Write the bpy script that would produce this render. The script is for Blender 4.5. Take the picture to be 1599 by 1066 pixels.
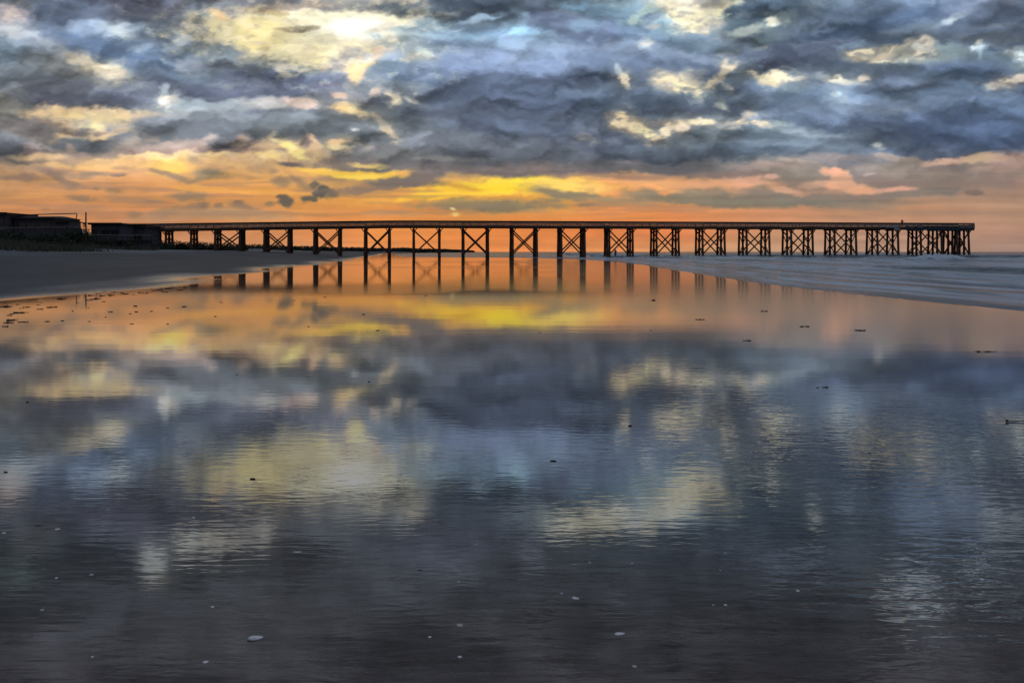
import bpy, math, random
import numpy as np
from mathutils import Vector

for o in list(bpy.data.objects): bpy.data.objects.remove(o)
SC = bpy.context.scene
COL = SC.collection
R = math.radians

# ------------------------------------------------------------------ camera
EYE = 1.3                       # eye height above the wet sand
F = 1244.0                      # focal length in units of the sky chart
cam_d = bpy.data.cameras.new("camera"); cam = bpy.data.objects.new("camera", cam_d); COL.objects.link(cam)
cam.location = (0, 0, EYE); cam.rotation_euler = (R(90), 0, 0)      # +Y is towards the pier
cam_d.sensor_width = 36; cam_d.lens = 28.0
cam_d.shift_y = -(533-393)/1599.0
cam_d.clip_start = 0.05; cam_d.clip_end = 30000
SC.camera = cam

# ------------------------------------------------------------------ sky light, sun, exposure
SUN_AZ = math.atan((710-799.5)/F); SUN_EL = R(3.0)
W = bpy.data.worlds.new("World"); SC.world = W; W.use_nodes = True
wn = W.node_tree.nodes; wl = W.node_tree.links
for n in list(wn): wn.remove(n)
skt = wn.new('ShaderNodeTexSky'); skt.sky_type = 'NISHITA'; skt.sun_disc = False
skt.sun_elevation = SUN_EL; skt.sun_rotation = SUN_AZ
bg = wn.new('ShaderNodeBackground'); bg.inputs[1].default_value = 0.08
wo = wn.new('ShaderNodeOutputWorld')
wl.new(skt.outputs[0], bg.inputs[0]); wl.new(bg.outputs[0], wo.inputs[0])
sd = bpy.data.lights.new("sun", 'SUN'); sd.energy = 2.0; sd.angle = R(0.5); sd.color = (1, .78, .5)
sun = bpy.data.objects.new("sun", sd); COL.objects.link(sun)
sdir = Vector((math.sin(SUN_AZ)*math.cos(SUN_EL), math.cos(SUN_AZ)*math.cos(SUN_EL), math.sin(SUN_EL)))
sun.rotation_euler = (-sdir).to_track_quat('-Z', 'Y').to_euler()
sun.location = (-60, 600, 60)
SC.view_settings.view_transform = 'Standard'; SC.view_settings.look = 'None'
SC.view_settings.exposure = 0; SC.view_settings.gamma = 1
SC.cycles.use_denoising = True
SC.cycles.max_bounces = 6; SC.cycles.transparent_max_bounces = 6
SC.cycles.caustics_reflective = False; SC.cycles.caustics_refractive = False

#SKYBEGIN
# ------------------------------------------------------------------ noise
_rng = np.random.RandomState(7)
_TAB = _rng.rand(512, 512)
def vnoise(x, y):
    ix = np.floor(x).astype(np.int64); iy = np.floor(y).astype(np.int64)
    fx = x - ix; fy = y - iy
    fx = fx*fx*fx*(fx*(fx*6-15)+10); fy = fy*fy*fy*(fy*(fy*6-15)+10)
    a = _TAB[ix & 511, iy & 511]; b = _TAB[(ix+1) & 511, iy & 511]
    c = _TAB[ix & 511, (iy+1) & 511]; d = _TAB[(ix+1) & 511, (iy+1) & 511]
    return (a+(b-a)*fx)*(1-fy) + (c+(d-c)*fx)*fy
_ANG = _rng.rand(256, 256)*2*math.pi
_GXT = np.cos(_ANG); _GYT = np.sin(_ANG)
def perlin(x, y):
    ix = np.floor(x).astype(np.int64); iy = np.floor(y).astype(np.int64)
    fx = x - ix; fy = y - iy
    ux = fx*fx*fx*(fx*(fx*6-15)+10); uy = fy*fy*fy*(fy*(fy*6-15)+10)
    def g(i, j, dx, dy): return _GXT[i & 255, j & 255]*dx+_GYT[i & 255, j & 255]*dy
    a = g(ix, iy, fx, fy); b = g(ix+1, iy, fx-1, fy); c = g(ix, iy+1, fx, fy-1); d = g(ix+1, iy+1, fx-1, fy-1)
    return ((a+(b-a)*ux)*(1-uy) + (c+(d-c)*ux)*uy)*1.4
def puff(x, y, o=5, g=0.5):
    """billowed noise: rounded heads parted by sharp creases, about -1..1"""
    s = 0; a = 1.0; t = 0
    for k in range(o):
        c, n_ = math.cos(.6*k), math.sin(.6*k)
        X = (x*c-y*n_)*2**k+17.3*k; Y = (x*n_+y*c)*2**k+71.9*k
        s = s + a*(2*np.abs(perlin(X, Y))-.56); t += a; a *= g
    return s/t*1.6
def fbm(x, y, o=5, g=0.5):
    s = 0; a = 1.0; t = 0
    for k in range(o):
        s = s + a*(vnoise(x*2**k+37.1*k, y*2**k+91.7*k)-0.5); t += a; a *= g
    return s/t*2.4
def sst(a, b, x):
    t = np.clip((x-a)/(b-a), 0, 1)
    return t*t*(3-2*t)
def lin(c):
    c = np.asarray(c, float)/255.0
    return np.where(c <= 0.04045, c/12.92, ((c+0.055)/1.055)**2.4)

# ------------------------------------------------------------------ cloud chart
# A chart of the sunset sky: x runs along the horizon and y down from the zenith side, 393 being the
# horizon; one unit is 1/1244 of the tangent of the angle.  First a coarse grid of the tones of the
# cloud deck, then single clouds and gaps, each with its own ragged edge.
GX = np.arange(0, 1601, 200)
GY = [-400, -250, -100, 0, 50, 100, 150, 200, 240, 270, 300, 330, 360, 393]
GC = [
 [(90,84,92)]*9,
 [(86,82,90)]*9,
 [(84,92,100),(80,86,94),(84,86,92),(80,84,92),(82,88,96),(86,94,104),(80,90,100),(85,96,108),(92,104,120)],
 [(105,112,130),(85,95,120),(95,95,105),(110,115,125),(85,100,120),(108,138,162),(80,103,128),(100,118,148),(95,110,140)],
 [(110,115,135),(85,98,125),(110,110,115),(130,140,150),(105,128,150),(90,112,142),(95,110,130),(80,100,130),(90,105,135)],
 [(92,108,128),(85,103,132),(95,108,126),(106,118,135),(108,126,158),(85,100,130),(95,110,130),(100,118,140),(95,118,150)],
 [(108,108,118),(86,90,110),(86,90,110),(105,112,128),(100,116,152),(85,103,130),(76,92,118),(95,113,143),(86,107,143)],
 [(116,115,118),(130,120,112),(105,108,116),(110,113,122),(95,108,136),(95,104,120),(95,108,122),(86,100,130),(82,100,138)],
 [(116,110,110),(130,112,104),(150,122,104),(115,112,118),(100,106,126),(95,102,122),(102,110,118),(95,105,130),(86,102,138)],
 [(190,148,110),(215,160,105),(225,172,100),(122,112,114),(120,112,120),(120,112,115),(130,118,115),(132,117,115),(165,130,118)],
 [(195,145,105),(210,155,105),(220,163,97),(225,168,85),(220,175,82),(225,160,105),(215,150,110),(152,126,112),(172,131,110)],
 [(194,138,98),(202,142,96),(205,147,98),(218,152,92),(205,150,92),(222,148,92),(218,148,102),(206,146,102),(186,138,105)],
 [(192,136,100),(192,132,98),(200,138,100),(224,148,86),(226,142,82),(222,134,86),(208,140,100),(192,136,108),(180,130,106)],
 [(182,136,112),(187,140,118),(196,145,115),(222,148,96),(228,148,94),(206,146,108),(192,148,120),(186,142,120),(166,128,112)],
]
CR = (250,238,178); DK = (84,92,114)
# x, y, rx, ry, tilt, colour, opacity, softness, edge warp
ST = [
 # upper left
 (150,18,210,24,0,(82,94,122),.8,.6,14),(205,88,130,24,15,(77,97,130),.85,.5,12),(295,98,55,24,0,(75,95,126),.8,.5,10),
 (15,24,20,17,0,(210,182,178),.95,.5,7),(12,16,40,30,0,(160,155,160),.4,.8,8),(22,48,30,10,10,(160,158,155),.7,.6,6),(60,58,42,8,32,(146,148,156),.7,.6,6),
 (70,78,60,20,10,(118,120,128),.6,.6,10),(5,85,40,22,0,(100,118,135),.6,.6,8),
 (160,42,42,14,5,(132,148,175),.8,.6,8),(190,50,30,12,10,(160,172,188),.85,.6,7),(188,52,13,8,0,(186,192,196),.8,.6,5),(222,75,18,6,-10,(135,152,180),.8,.6,5),
 (275,68,22,15,-15,(145,158,185),.85,.5,7),(283,63,12,8,-10,(192,198,210),.9,.6,5),
 (250,30,150,14,5,(88,92,112),.5,.7,10),(230,15,60,16,0,(100,96,118),.6,.7,9),
 (60,112,110,16,4,(122,124,130),.7,.6,10),(130,110,70,22,10,(132,130,128),.8,.5,10),(172,114,34,8,18,(238,204,152),1,.45,5),(130,97,24,7,18,(188,176,150),.9,.6,5),
 (195,125,40,12,15,(125,130,132),.7,.6,8),
 (140,152,150,17,2,(84,86,104),.9,.45,9),(60,142,90,12,0,(104,104,116),.7,.6,8),(15,175,42,34,0,(124,119,110),.9,.5,9),(100,160,60,9,0,(92,88,104),.5,.6,7),
 (352,110,85,12,2,(110,103,116),.9,.4,8),(350,140,130,22,1,(82,86,108),.9,.5,9),(300,128,60,18,0,(82,98,122),.7,.6,8),
 # big cream opening
 (480,60,170,48,3,(205,190,140),.9,.45,12),(470,62,150,42,3,(246,228,160),1,.35,12),(540,42,110,30,-2,(255,246,192),1,.5,10),(395,52,58,26,5,(250,226,138),1,.45,9),
 (500,92,56,26,10,(243,226,158),1,.45,9),(612,36,44,22,-20,(236,226,172),.9,.45,8),(560,45,60,14,0,(255,252,222),1,.6,6),(345,24,22,7,20,(222,178,112),.9,.5,5),
 (355,48,10,8,0,(235,220,165),1,.4,3),(585,8,10,16,0,(225,215,175),.9,.5,4),(640,25,10,14,0,(228,220,170),.9,.5,4),(575,72,50,8,0,(232,214,158),.9,.5,5),
 (430,5,140,8,4,(112,108,116),.9,.5,6),(440,12,80,6,-3,(150,132,112),.8,.5,5),(415,20,30,5,5,(175,145,95),.7,.6,4),(620,12,50,10,0,(112,116,120),.7,.6,7),(575,2,40,8,0,(130,128,124),.6,.6,5),
 (470,46,26,5,-3,(150,136,104),1,.5,4),(440,46,14,2.5,0,(190,170,120),.8,.5,2),(600,48,30,4,-6,(175,165,135),.8,.6,3),(610,68,24,6,-8,(165,160,140),.8,.6,4),
 (412,76,10,7,0,(190,172,120),.6,.6,3),(480,76,12,3,0,(205,185,130),.6,.6,2),(560,76,6,4,0,(170,155,120),.7,.6,2),
 (540,106,36,26,-5,(148,142,138),1,.3,7),(508,116,18,18,0,(150,145,142),1,.4,5),(592,84,12,12,0,(182,152,120),.9,.4,4),
 (555,114,14,22,8,(226,188,120),1,.35,4),(578,101,26,5,-14,(236,200,120),1,.4,4),(592,92,6,6,0,(210,165,105),.8,.5,2),(505,108,8,6,0,(205,175,125),.8,.5,3),
 (385,92,60,10,10,(150,150,140),.8,.5,7),(350,82,24,18,30,(120,132,145),.8,.6,7),
 (400,122,110,22,4,(96,104,120),.95,.4,9),(440,134,100,18,3,(80,86,110),.95,.4,8),(360,146,120,14,1,(80,84,106),.9,.4,7),(515,135,26,5,4,(95,90,110),.8,.5,4),
 (420,164,70,9,0,(156,150,144),.8,.6,6),(470,162,26,9,12,(192,162,148),.9,.5,5),(310,166,70,9,3,(130,138,144),.8,.6,7),(540,150,40,12,0,(125,120,128),.7,.6,7),
 (257,158,18,17,0,(152,150,144),.7,.7,7),(253,158,8,7,0,(216,208,198),.9,.7,4),(257,139,8,8,0,(165,170,182),.8,.6,4),(262,172,6,10,0,(180,178,170),.6,.6,4),
 (270,182,120,14,2,(122,124,124),.7,.6,9),
 # centre top
 (730,8,120,20,0,(82,96,122),.85,.5,10),(700,42,90,14,-6,(112,136,160),.8,.6,8),(755,27,34,5,-12,(152,182,212),.95,.6,5),(775,52,70,12,-4,(108,146,182),.8,.6,8),(735,45,25,7,0,(88,106,130),.7,.6,5),
 (672,22,16,22,20,(120,138,150),.6,.6,7),(720,70,110,10,2,(80,100,126),.85,.5,8),(660,80,14,7,20,(200,205,182),.95,.5,4),(640,72,30,8,-10,(140,145,150),.7,.6,5),(620,82,26,10,-20,(135,138,145),.8,.6,5),
 (690,108,30,14,0,(118,128,150),.6,.7,7),(690,122,110,24,4,(78,95,120),.9,.45,9),(640,108,50,12,0,(82,98,116),.8,.5,7),(760,110,60,30,0,(92,110,150),.6,.7,9),(700,165,110,18,3,(110,120,146),.7,.6,9),
 (612,140,46,9,0,(112,116,120),.7,.6,6),(587,143,13,6,-20,(205,178,160),.9,.5,4),(618,155,10,8,0,(246,226,176),1,.5,3),(609,148,8,3,30,(225,200,165),.9,.5,2),(643,157,12,4,20,(240,226,196),1,.5,3),(648,150,4,5,0,(200,190,180),.8,.5,2),
 (528,149,13,5,5,(206,168,140),.9,.5,3),(530,168,10,8,0,(240,185,115),.9,.5,3),(548,172,26,8,12,(248,208,122),1,.4,4),(596,192,24,4,48,(238,200,136),1,.45,3),(614,212,8,5,60,(240,215,150),.9,.5,2),
 (580,172,30,6,8,(108,114,120),.7,.5,4),
 # centre right top
 (860,140,240,55,2,(94,108,142),.55,.6,14),(820,118,130,34,4,(106,122,160),.7,.6,12),(835,72,70,12,18,(120,140,172),.75,.6,8),(900,80,40,6,4,(118,134,165),.7,.6,5),(812,20,20,6,20,(130,165,190),.8,.6,5),(806,50,14,6,0,(125,168,195),.8,.6,4),
 (830,8,50,14,10,(76,92,114),.8,.5,7),(880,42,90,20,22,(88,98,130),.75,.6,10),(910,6,44,10,0,(118,160,195),.8,.6,7),(965,12,40,8,0,(98,128,148),.8,.6,6),
 (950,38,50,12,-5,(105,140,165),.7,.6,7),(1010,20,32,12,-25,(156,178,172),.9,.5,6),(988,32,8,9,20,(165,185,180),.9,.5,3),(1040,38,34,20,20,(112,148,172),.9,.5,7),(1015,28,18,8,-5,(88,108,134),1,.4,4),
 (1018,42,14,4,0,(165,170,180),1,.5,3),(950,52,30,18,0,(88,102,138),.6,.6,7),(1008,67,8,5,0,(172,192,216),1,.6,3),
 (1075,16,52,18,15,(215,205,165),.9,.5,7),(1080,28,40,18,18,(247,234,174),1,.4,7),(1050,6,30,10,25,(250,235,185),1,.5,5),(1086,42,14,8,0,(250,238,180),1,.5,4),(1128,14,22,14,-20,(222,212,160),.9,.5,6),(1100,5,30,8,0,(158,148,136),.8,.5,5),(1155,2,10,5,0,(215,215,185),.9,.5,3),
 (1110,42,24,6,-10,(148,145,150),.8,.5,5),(1000,104,130,24,4,(82,96,124),.9,.45,10),(1090,66,60,12,6,(84,104,126),.8,.5,8),(1120,76,40,12,0,(78,94,112),.8,.5,7),(1180,18,50,14,-10,(76,98,124),.95,.4,7),(1150,40,22,10,-10,(84,108,126),.8,.5,6),
 (1172,47,30,9,-18,(166,175,165),.9,.5,5),(1208,34,10,9,0,(236,236,208),1,.5,4),(1212,55,14,14,0,(110,132,140),.7,.6,5),(1196,78,24,8,-8,(166,166,150),.9,.5,5),(1178,97,22,5,0,(170,172,155),.9,.5,4),(1190,64,20,6,0,(100,118,122),.7,.5,5),
 (1205,85,8,12,20,(180,185,165),.6,.6,4),
 # scattered bright rags
 (975,128,7,16,-28,(226,206,166),1,.5,4),(965,108,5,10,-30,(170,180,180),.7,.6,3),(1060,128,46,17,8,(172,160,140),.9,.5,8),(1050,126,22,8,10,(238,216,162),1,.45,5),(1078,142,24,8,22,(252,230,160),1,.45,5),(1093,148,10,7,0,(253,236,168),1,.5,3),
 (1128,115,12,24,15,(200,182,150),.9,.5,6),(1140,100,12,9,-25,(238,216,176),1,.5,4),(1115,132,12,12,0,(205,186,146),.9,.5,5),(1140,138,12,8,20,(220,200,160),.9,.5,4),(1090,118,16,10,0,(110,110,115),.7,.5,5),
 (1182,117,26,5,8,(232,212,160),1,.45,4),(1198,124,9,10,20,(250,230,165),1,.5,3),(1215,118,24,8,8,(246,222,170),1,.45,5),(1248,122,10,4,-5,(252,236,190),1,.5,3),(1212,130,10,5,0,(245,228,170),1,.5,3),
 (1282,120,18,8,0,(150,158,165),.8,.6,5),(1308,124,12,6,10,(244,232,196),1,.5,4),(1345,122,12,7,-10,(218,202,182),1,.5,4),(1325,129,26,4,5,(190,190,175),.8,.6,3),
 (1250,108,60,8,0,(92,100,120),.7,.5,7),(1160,120,13,14,0,(94,108,116),.95,.4,5),(1128,146,20,10,-5,(92,102,112),.95,.4,5),(1075,150,10,5,-10,(80,95,110),.9,.4,3),
 (1185,150,60,18,8,(78,92,116),.95,.4,8),(1265,152,56,17,3,(76,91,114),.95,.4,8),(1240,136,24,8,0,(98,114,125),.8,.5,5),(1308,147,9,4,0,(168,196,206),1,.6,3),(1330,165,30,16,-10,(112,128,136),.7,.6,7),
 (1060,160,130,15,2,(82,97,118),.9,.45,8),(1090,172,90,10,0,(80,88,108),.9,.45,6),(960,155,90,20,0,(88,106,135),.7,.6,8),(1126,166,12,6,15,(160,160,148),.9,.5,4),(1126,158,6,5,0,(130,135,135),.7,.5,3),(1370,156,44,8,6,(86,98,124),.9,.4,5),(1345,145,20,7,0,(88,100,122),.8,.5,5),
 # orange rags row
 (985,198,40,18,16,(170,148,125),.9,.5,8),(972,188,12,12,20,(250,214,150),1,.45,4),(996,200,16,8,10,(246,220,152),1,.45,4),(1016,210,18,7,28,(246,226,150),1,.45,4),(1040,204,10,9,20,(242,218,168),1,.45,4),(1066,200,13,7,-8,(236,210,175),1,.45,4),
 (1100,191,30,5,2,(238,216,165),1,.45,4),(1140,197,22,6,-5,(240,212,168),1,.45,4),(1158,192,14,5,-15,(238,208,168),1,.45,3),(1184,188,16,7,35,(226,200,166),1,.45,4),(1030,192,20,6,0,(150,140,130),.7,.5,4),(1172,180,14,6,0,(190,178,160),.8,.5,4),
 (912,214,12,7,10,(250,206,152),1,.45,4),(926,224,6,8,20,(225,185,150),.9,.5,3),(898,222,8,4,0,(205,170,145),.8,.5,3),(945,222,22,6,5,(150,146,140),.7,.6,5),(1012,226,6,6,0,(190,172,150),.9,.5,3),(1030,232,12,3,0,(175,160,150),.8,.5,2),(1026,222,12,5,0,(120,112,112),.9,.5,3),
 (1112,220,9,9,-20,(160,160,158),.9,.5,4),(1098,214,14,10,0,(90,102,110),.7,.5,4),(1090,224,60,10,0,(112,118,122),.7,.6,7),(1215,193,30,6,-3,(150,158,148),.9,.5,5),(1240,203,40,6,0,(125,132,135),.7,.6,5),
 (1190,210,80,14,5,(84,98,112),.85,.45,7),(1180,236,90,13,0,(80,93,112),.9,.45,6),(960,238,150,10,2,(90,96,122),.85,.5,7),(1010,240,110,12,0,(86,96,112),.7,.5,7),(1300,222,160,8,0,(90,102,120),.7,.6,7),(1230,238,80,8,0,(82,94,110),.8,.5,6),
 (850,215,140,30,4,(92,104,136),.6,.6,12),(760,240,160,26,4,(106,108,120),.7,.6,10),(860,258,70,5,3,(142,126,126),.7,.6,5),(980,257,20,6,-15,(140,126,128),.7,.6,4),(1010,264,120,8,2,(100,98,106),.8,.5,5),(1140,262,80,6,-2,(112,108,112),.8,.5,5),(930,270,120,5,2,(118,104,110),.85,.5,4),
 # right top
 (1320,52,170,22,-17,(72,92,126),.9,.45,10),(1255,88,90,20,-8,(90,99,128),.85,.5,9),(1390,8,50,10,-8,(104,126,158),.85,.6,7),(1322,2,10,6,0,(160,185,215),.9,.6,4),(1310,20,60,12,-20,(100,118,150),.7,.6,8),(1250,35,40,18,-30,(102,118,142),.7,.6,8),
 (1230,28,16,10,-30,(130,150,155),.7,.6,5),
 (1380,80,62,10,-12,(186,176,145),1,.4,5),(1345,82,22,5,-10,(228,204,158),1,.5,3),(1410,84,50,14,-3,(160,162,146),.95,.45,6),(1372,92,16,6,-25,(214,190,156),.9,.5,3),(1380,98,16,3,2,(238,226,190),1,.5,2),(1390,80,14,2,-45,(205,185,155),.9,.5,2),
 (1442,74,13,15,8,(238,206,176),1,.4,5),(1436,80,8,9,0,(244,218,186),1,.5,3),(1416,95,3,4,0,(225,210,175),1,.5,1),(1480,80,44,20,0,(136,154,160),.9,.5,8),(1450,92,40,8,0,(150,160,158),.6,.6,5),
 (1330,70,30,5,-10,(118,138,165),.9,.5,4),(1526,74,9,7,10,(214,232,238),1,.5,4),(1531,84,4,8,10,(165,195,212),.9,.5,3),(1592,86,18,9,8,(226,242,242),1,.5,4),(1555,90,25,10,0,(108,135,155),.8,.6,6),(1582,104,16,8,0,(110,130,140),.8,.6,5),
 (1562,133,24,7,-12,(206,186,172),1,.45,5),(1588,124,14,6,-20,(226,206,190),1,.5,4),(1565,118,20,6,0,(150,145,150),.8,.5,5),
 (1500,25,40,5,-24,(156,164,178),.85,.6,5),(1485,34,10,4,-20,(176,182,190),.9,.6,3),(1560,12,70,18,-5,(92,104,132),.7,.6,9),(1520,58,90,9,3,(92,104,128),.8,.5,7),(1560,42,50,5,0,(118,130,150),.7,.6,4),(1430,48,60,8,-6,(95,108,126),.7,.5,6),(1560,60,70,8,0,(98,105,120),.7,.5,6),
 (1360,104,110,8,2,(92,106,124),.85,.45,6),(1300,98,40,8,0,(88,100,128),.8,.5,6),(1500,112,70,16,0,(84,106,145),.75,.6,9),(1400,118,60,9,5,(84,96,120),.8,.5,6),(1465,120,30,7,0,(82,100,118),.7,.6,5),(1450,150,130,18,0,(96,118,150),.7,.6,10),(1420,132,60,12,0,(104,116,144),.7,.6,8),
 (1420,185,220,22,0,(86,101,132),.8,.6,10),(1400,172,80,6,-2,(112,122,142),.7,.6,5),(1570,200,150,40,0,(80,100,142),.8,.6,10),(1540,168,80,14,0,(92,116,152),.7,.6,8),(1370,226,9,5,0,(176,176,168),1,.6,3),(1377,232,8,3,0,(140,142,145),.8,.6,2),(1280,212,60,4,0,(126,132,142),.6,.6,4),
 # left band
 (145,180,104,14,3,(236,190,122),1,.4,7),(150,186,52,10,3,(252,216,124),1,.5,5),(150,204,70,18,0,(228,184,124),.95,.5,8),(145,196,20,8,0,(253,228,140),1,.6,3),(190,196,22,9,0,(200,170,120),.8,.5,5),(85,215,30,10,0,(232,185,125),.9,.5,5),(140,218,40,8,-5,(240,195,120),.9,.5,5),
 (78,192,26,4,6,(160,130,106),.9,.5,4),(100,204,30,5,3,(150,128,108),.9,.5,4),(132,202,14,3,0,(160,130,100),.9,.5,2),(155,209,10,3,-5,(160,130,105),.9,.5,2),(90,186,20,3,0,(170,142,115),.7,.5,2),(118,210,14,4,10,(140,122,110),.8,.5,3),
 (35,212,62,24,8,(122,112,110),.95,.45,9),(15,232,44,17,15,(98,97,106),.95,.45,7),(55,238,26,12,10,(128,112,108),.9,.5,6),(130,230,50,11,3,(96,97,102),1,.4,6),(165,222,55,8,-14,(104,102,110),.9,.4,5),(110,236,14,6,60,(140,118,108),.8,.5,4),
 (335,206,185,22,2,(104,106,116),.95,.45,9),(500,202,110,16,6,(102,106,112),.9,.45,8),(575,210,45,14,8,(92,96,104),.85,.45,7),(230,236,60,4,-3,(140,115,104),.9,.5,4),(280,226,60,7,-4,(150,128,118),.7,.6,6),(340,235,80,4,0,(135,110,104),.9,.5,4),(375,224,44,10,2,(96,93,102),.95,.4,6),
 (330,214,14,5,-5,(165,145,135),.7,.6,3),(380,216,10,8,0,(160,140,130),.6,.6,3),(555,202,5,3,15,(200,195,188),.8,.8,3),(602,198,20,6,45,(230,200,150),.8,.5,2),(560,185,60,8,6,(112,116,120),.6,.6,6),
 # yellow openings left
 (280,252,140,12,0,(236,184,112),.9,.5,7),(265,258,40,12,0,(253,208,96),1,.6,5),(268,262,24,12,0,(255,216,96),1,.6,4),(180,256,60,8,0,(232,182,112),.8,.6,6),
 (458,236,70,18,5,(226,174,116),.9,.45,8),(452,230,24,8,30,(255,224,104),1,.45,4),(472,240,24,8,20,(255,226,110),1,.45,4),(420,243,20,7,-5,(252,214,112),1,.45,4),(490,222,16,7,50,(230,178,124),.95,.5,4),(488,240,10,12,0,(226,176,120),.9,.5,4),
 (478,222,10,9,30,(130,112,112),.9,.5,4),(415,256,8,10,0,(225,180,120),.8,.5,4),(532,229,24,6,-5,(252,216,112),1,.45,4),(525,222,14,4,0,(246,190,120),.9,.5,3),(570,232,20,5,10,(190,160,150),.8,.6,4),(440,235,10,4,0,(120,105,105),.6,.6,3),
 (455,268,70,9,2,(235,180,105),.9,.5,6),(500,266,60,7,8,(253,208,84),1,.5,4),(575,273,85,7,3,(255,216,76),1,.4,5),(560,276,40,4,0,(255,228,90),1,.6,2),(640,272,26,5,0,(245,185,95),.9,.5,3),(430,262,35,8,0,(230,172,105),.7,.6,6),
 (455,256,26,4,4,(124,108,110),1,.45,3),(625,248,105,20,3,(112,110,116),.95,.4,8),(600,240,60,10,5,(134,130,128),.6,.6,6),(700,250,50,5,0,(148,142,140),.7,.6,4),(540,252,50,10,0,(140,122,116),.6,.6,6),
 (60,246,44,5,3,(238,190,126),.8,.6,5),(225,243,40,4,-3,(240,194,120),.8,.6,5),(345,243,40,4,2,(244,200,118),.8,.6,5),(395,258,26,5,0,(244,196,108),.7,.6,5),(575,258,30,4,6,(250,212,110),.8,.6,5),
 (140,262,70,4,2,(238,190,112),.7,.7,5),(330,296,60,4,3,(238,186,98),.6,.7,4),(420,300,50,4,0,(240,184,92),.6,.7,4),(60,305,60,4,0,(226,174,112),.5,.7,4),(600,312,60,5,-4,(240,186,90),.6,.7,4),
 # low yellow centre
 (700,292,140,20,-4,(240,180,90),.6,.6,8),(820,290,165,16,-3,(250,208,84),1,.4,6),(775,291,90,12,-4,(255,232,66),1,.6,4),(690,304,80,7,-6,(253,212,74),1,.45,4),(830,284,60,8,0,(255,234,72),1,.6,3),(885,292,55,12,3,(252,222,112),1,.5,5),(930,296,30,9,0,(246,205,120),.9,.6,4),
 (1010,284,110,11,3,(240,174,112),.95,.5,5),(1050,290,70,9,5,(244,182,120),.9,.5,4),(1130,288,70,10,0,(236,172,126),.9,.5,5),(1170,282,30,5,0,(225,165,135),.8,.5,4),(720,292,24,4,10,(205,160,75),.7,.6,3),
 (770,266,140,8,3,(116,106,110),.85,.5,4),(960,276,90,4,2,(150,115,108),.7,.6,3),(1150,272,90,5,-2,(132,112,112),.8,.5,4),(800,263,50,5,0,(152,134,134),.5,.6,3),
 (675,262,20,9,22,(98,91,101),1,.4,4),(662,276,36,12,-18,(122,112,114),.95,.4,5),(620,288,64,8,-2,(124,114,112),1,.4,5),(640,282,40,6,0,(118,108,112),.8,.5,4),(550,297,46,6,-5,(138,116,106),.9,.45,5),(545,285,30,4,10,(200,150,100),.5,.6,3),
 (503,297,14,12,0,(98,94,94),1,.3,5),(492,288,8,6,0,(106,98,96),.9,.4,3),(515,302,12,9,0,(112,102,98),.9,.4,4),(482,311,14,6,0,(106,98,94),1,.35,4),(446,315,13,9,0,(112,102,98),1,.35,4),(436,308,6,3,0,(120,104,98),.9,.4,2),(420,319,7,4,0,(150,122,100),.9,.5,2),
 (437,282,13,8,5,(152,127,108),.9,.45,4),(425,268,8,5,0,(160,132,108),.8,.5,3),(470,284,20,6,30,(150,124,105),.9,.45,4),(408,262,16,10,0,(176,140,110),.7,.6,5),(380,252,26,8,10,(200,152,110),.6,.6,5),
 (327,271,25,9,-4,(136,124,108),1,.35,4),(312,278,14,6,-30,(150,130,108),.8,.5,4),(306,250,9,6,30,(170,140,110),.9,.5,3),(345,262,30,5,10,(205,155,110),.6,.6,4),(365,276,34,4,0,(180,140,105),.6,.6,3),
 # low clouds centre
 (750,320,108,10,1,(142,128,110),.95,.4,5),(790,326,60,8,0,(132,122,112),.9,.45,4),(700,316,30,6,-8,(160,138,108),.8,.5,3),(858,320,30,6,2,(156,132,112),.9,.45,3),(835,330,24,4,0,(175,140,112),.8,.5,3),
 (870,302,34,7,10,(140,126,110),1,.35,4),(910,306,50,6,5,(138,126,112),.95,.4,4),(860,312,16,4,0,(150,130,112),.9,.45,3),(915,319,16,4,0,(146,122,110),.9,.45,3),(960,312,60,5,3,(168,142,116),.8,.5,4),(980,318,60,4,0,(180,142,110),.6,.6,4),
 (1000,304,24,9,3,(146,130,114),.95,.4,5),(1050,310,50,8,5,(140,126,112),.95,.4,5),(1120,312,90,10,2,(134,124,112),1,.35,5),(1100,302,30,8,0,(144,130,116),.9,.4,5),(1185,304,36,10,0,(140,128,116),.95,.4,5),(1150,298,16,6,0,(190,150,125),.5,.6,4),(1210,314,80,9,0,(134,124,112),1,.4,4),(1300,313,90,9,0,(134,126,112),.95,.4,4),(1400,306,100,6,-3,(138,122,110),.85,.45,4),(1380,318,60,4,0,(170,136,110),.6,.6,3),
 (1180,322,60,5,2,(140,126,112),.7,.5,3),(700,340,60,3,0,(225,155,95),.5,.6,3),(980,340,60,2,0,(190,140,95),.5,.6,2),
 # right low
 (1500,252,100,7,-4,(216,164,132),.95,.45,5),(1540,248,30,9,0,(208,172,128),.9,.5,5),(1590,252,36,20,0,(178,138,122),.9,.5,6),(1480,250,16,3,0,(220,172,145),.9,.5,3),(1400,246,40,5,8,(176,152,130),.8,.5,4),(1240,252,24,4,5,(176,152,138),.8,.5,3),(1325,246,80,6,0,(135,120,118),.7,.6,5),
 (1240,272,54,16,0,(130,120,110),.95,.4,7),(1245,290,26,10,10,(140,122,110),.9,.45,5),(1372,270,46,14,2,(128,117,114),.98,.35,7),(1410,262,50,12,0,(138,126,116),.85,.45,6),(1358,272,8,2,-10,(160,140,132),.9,.6,2),
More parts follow.
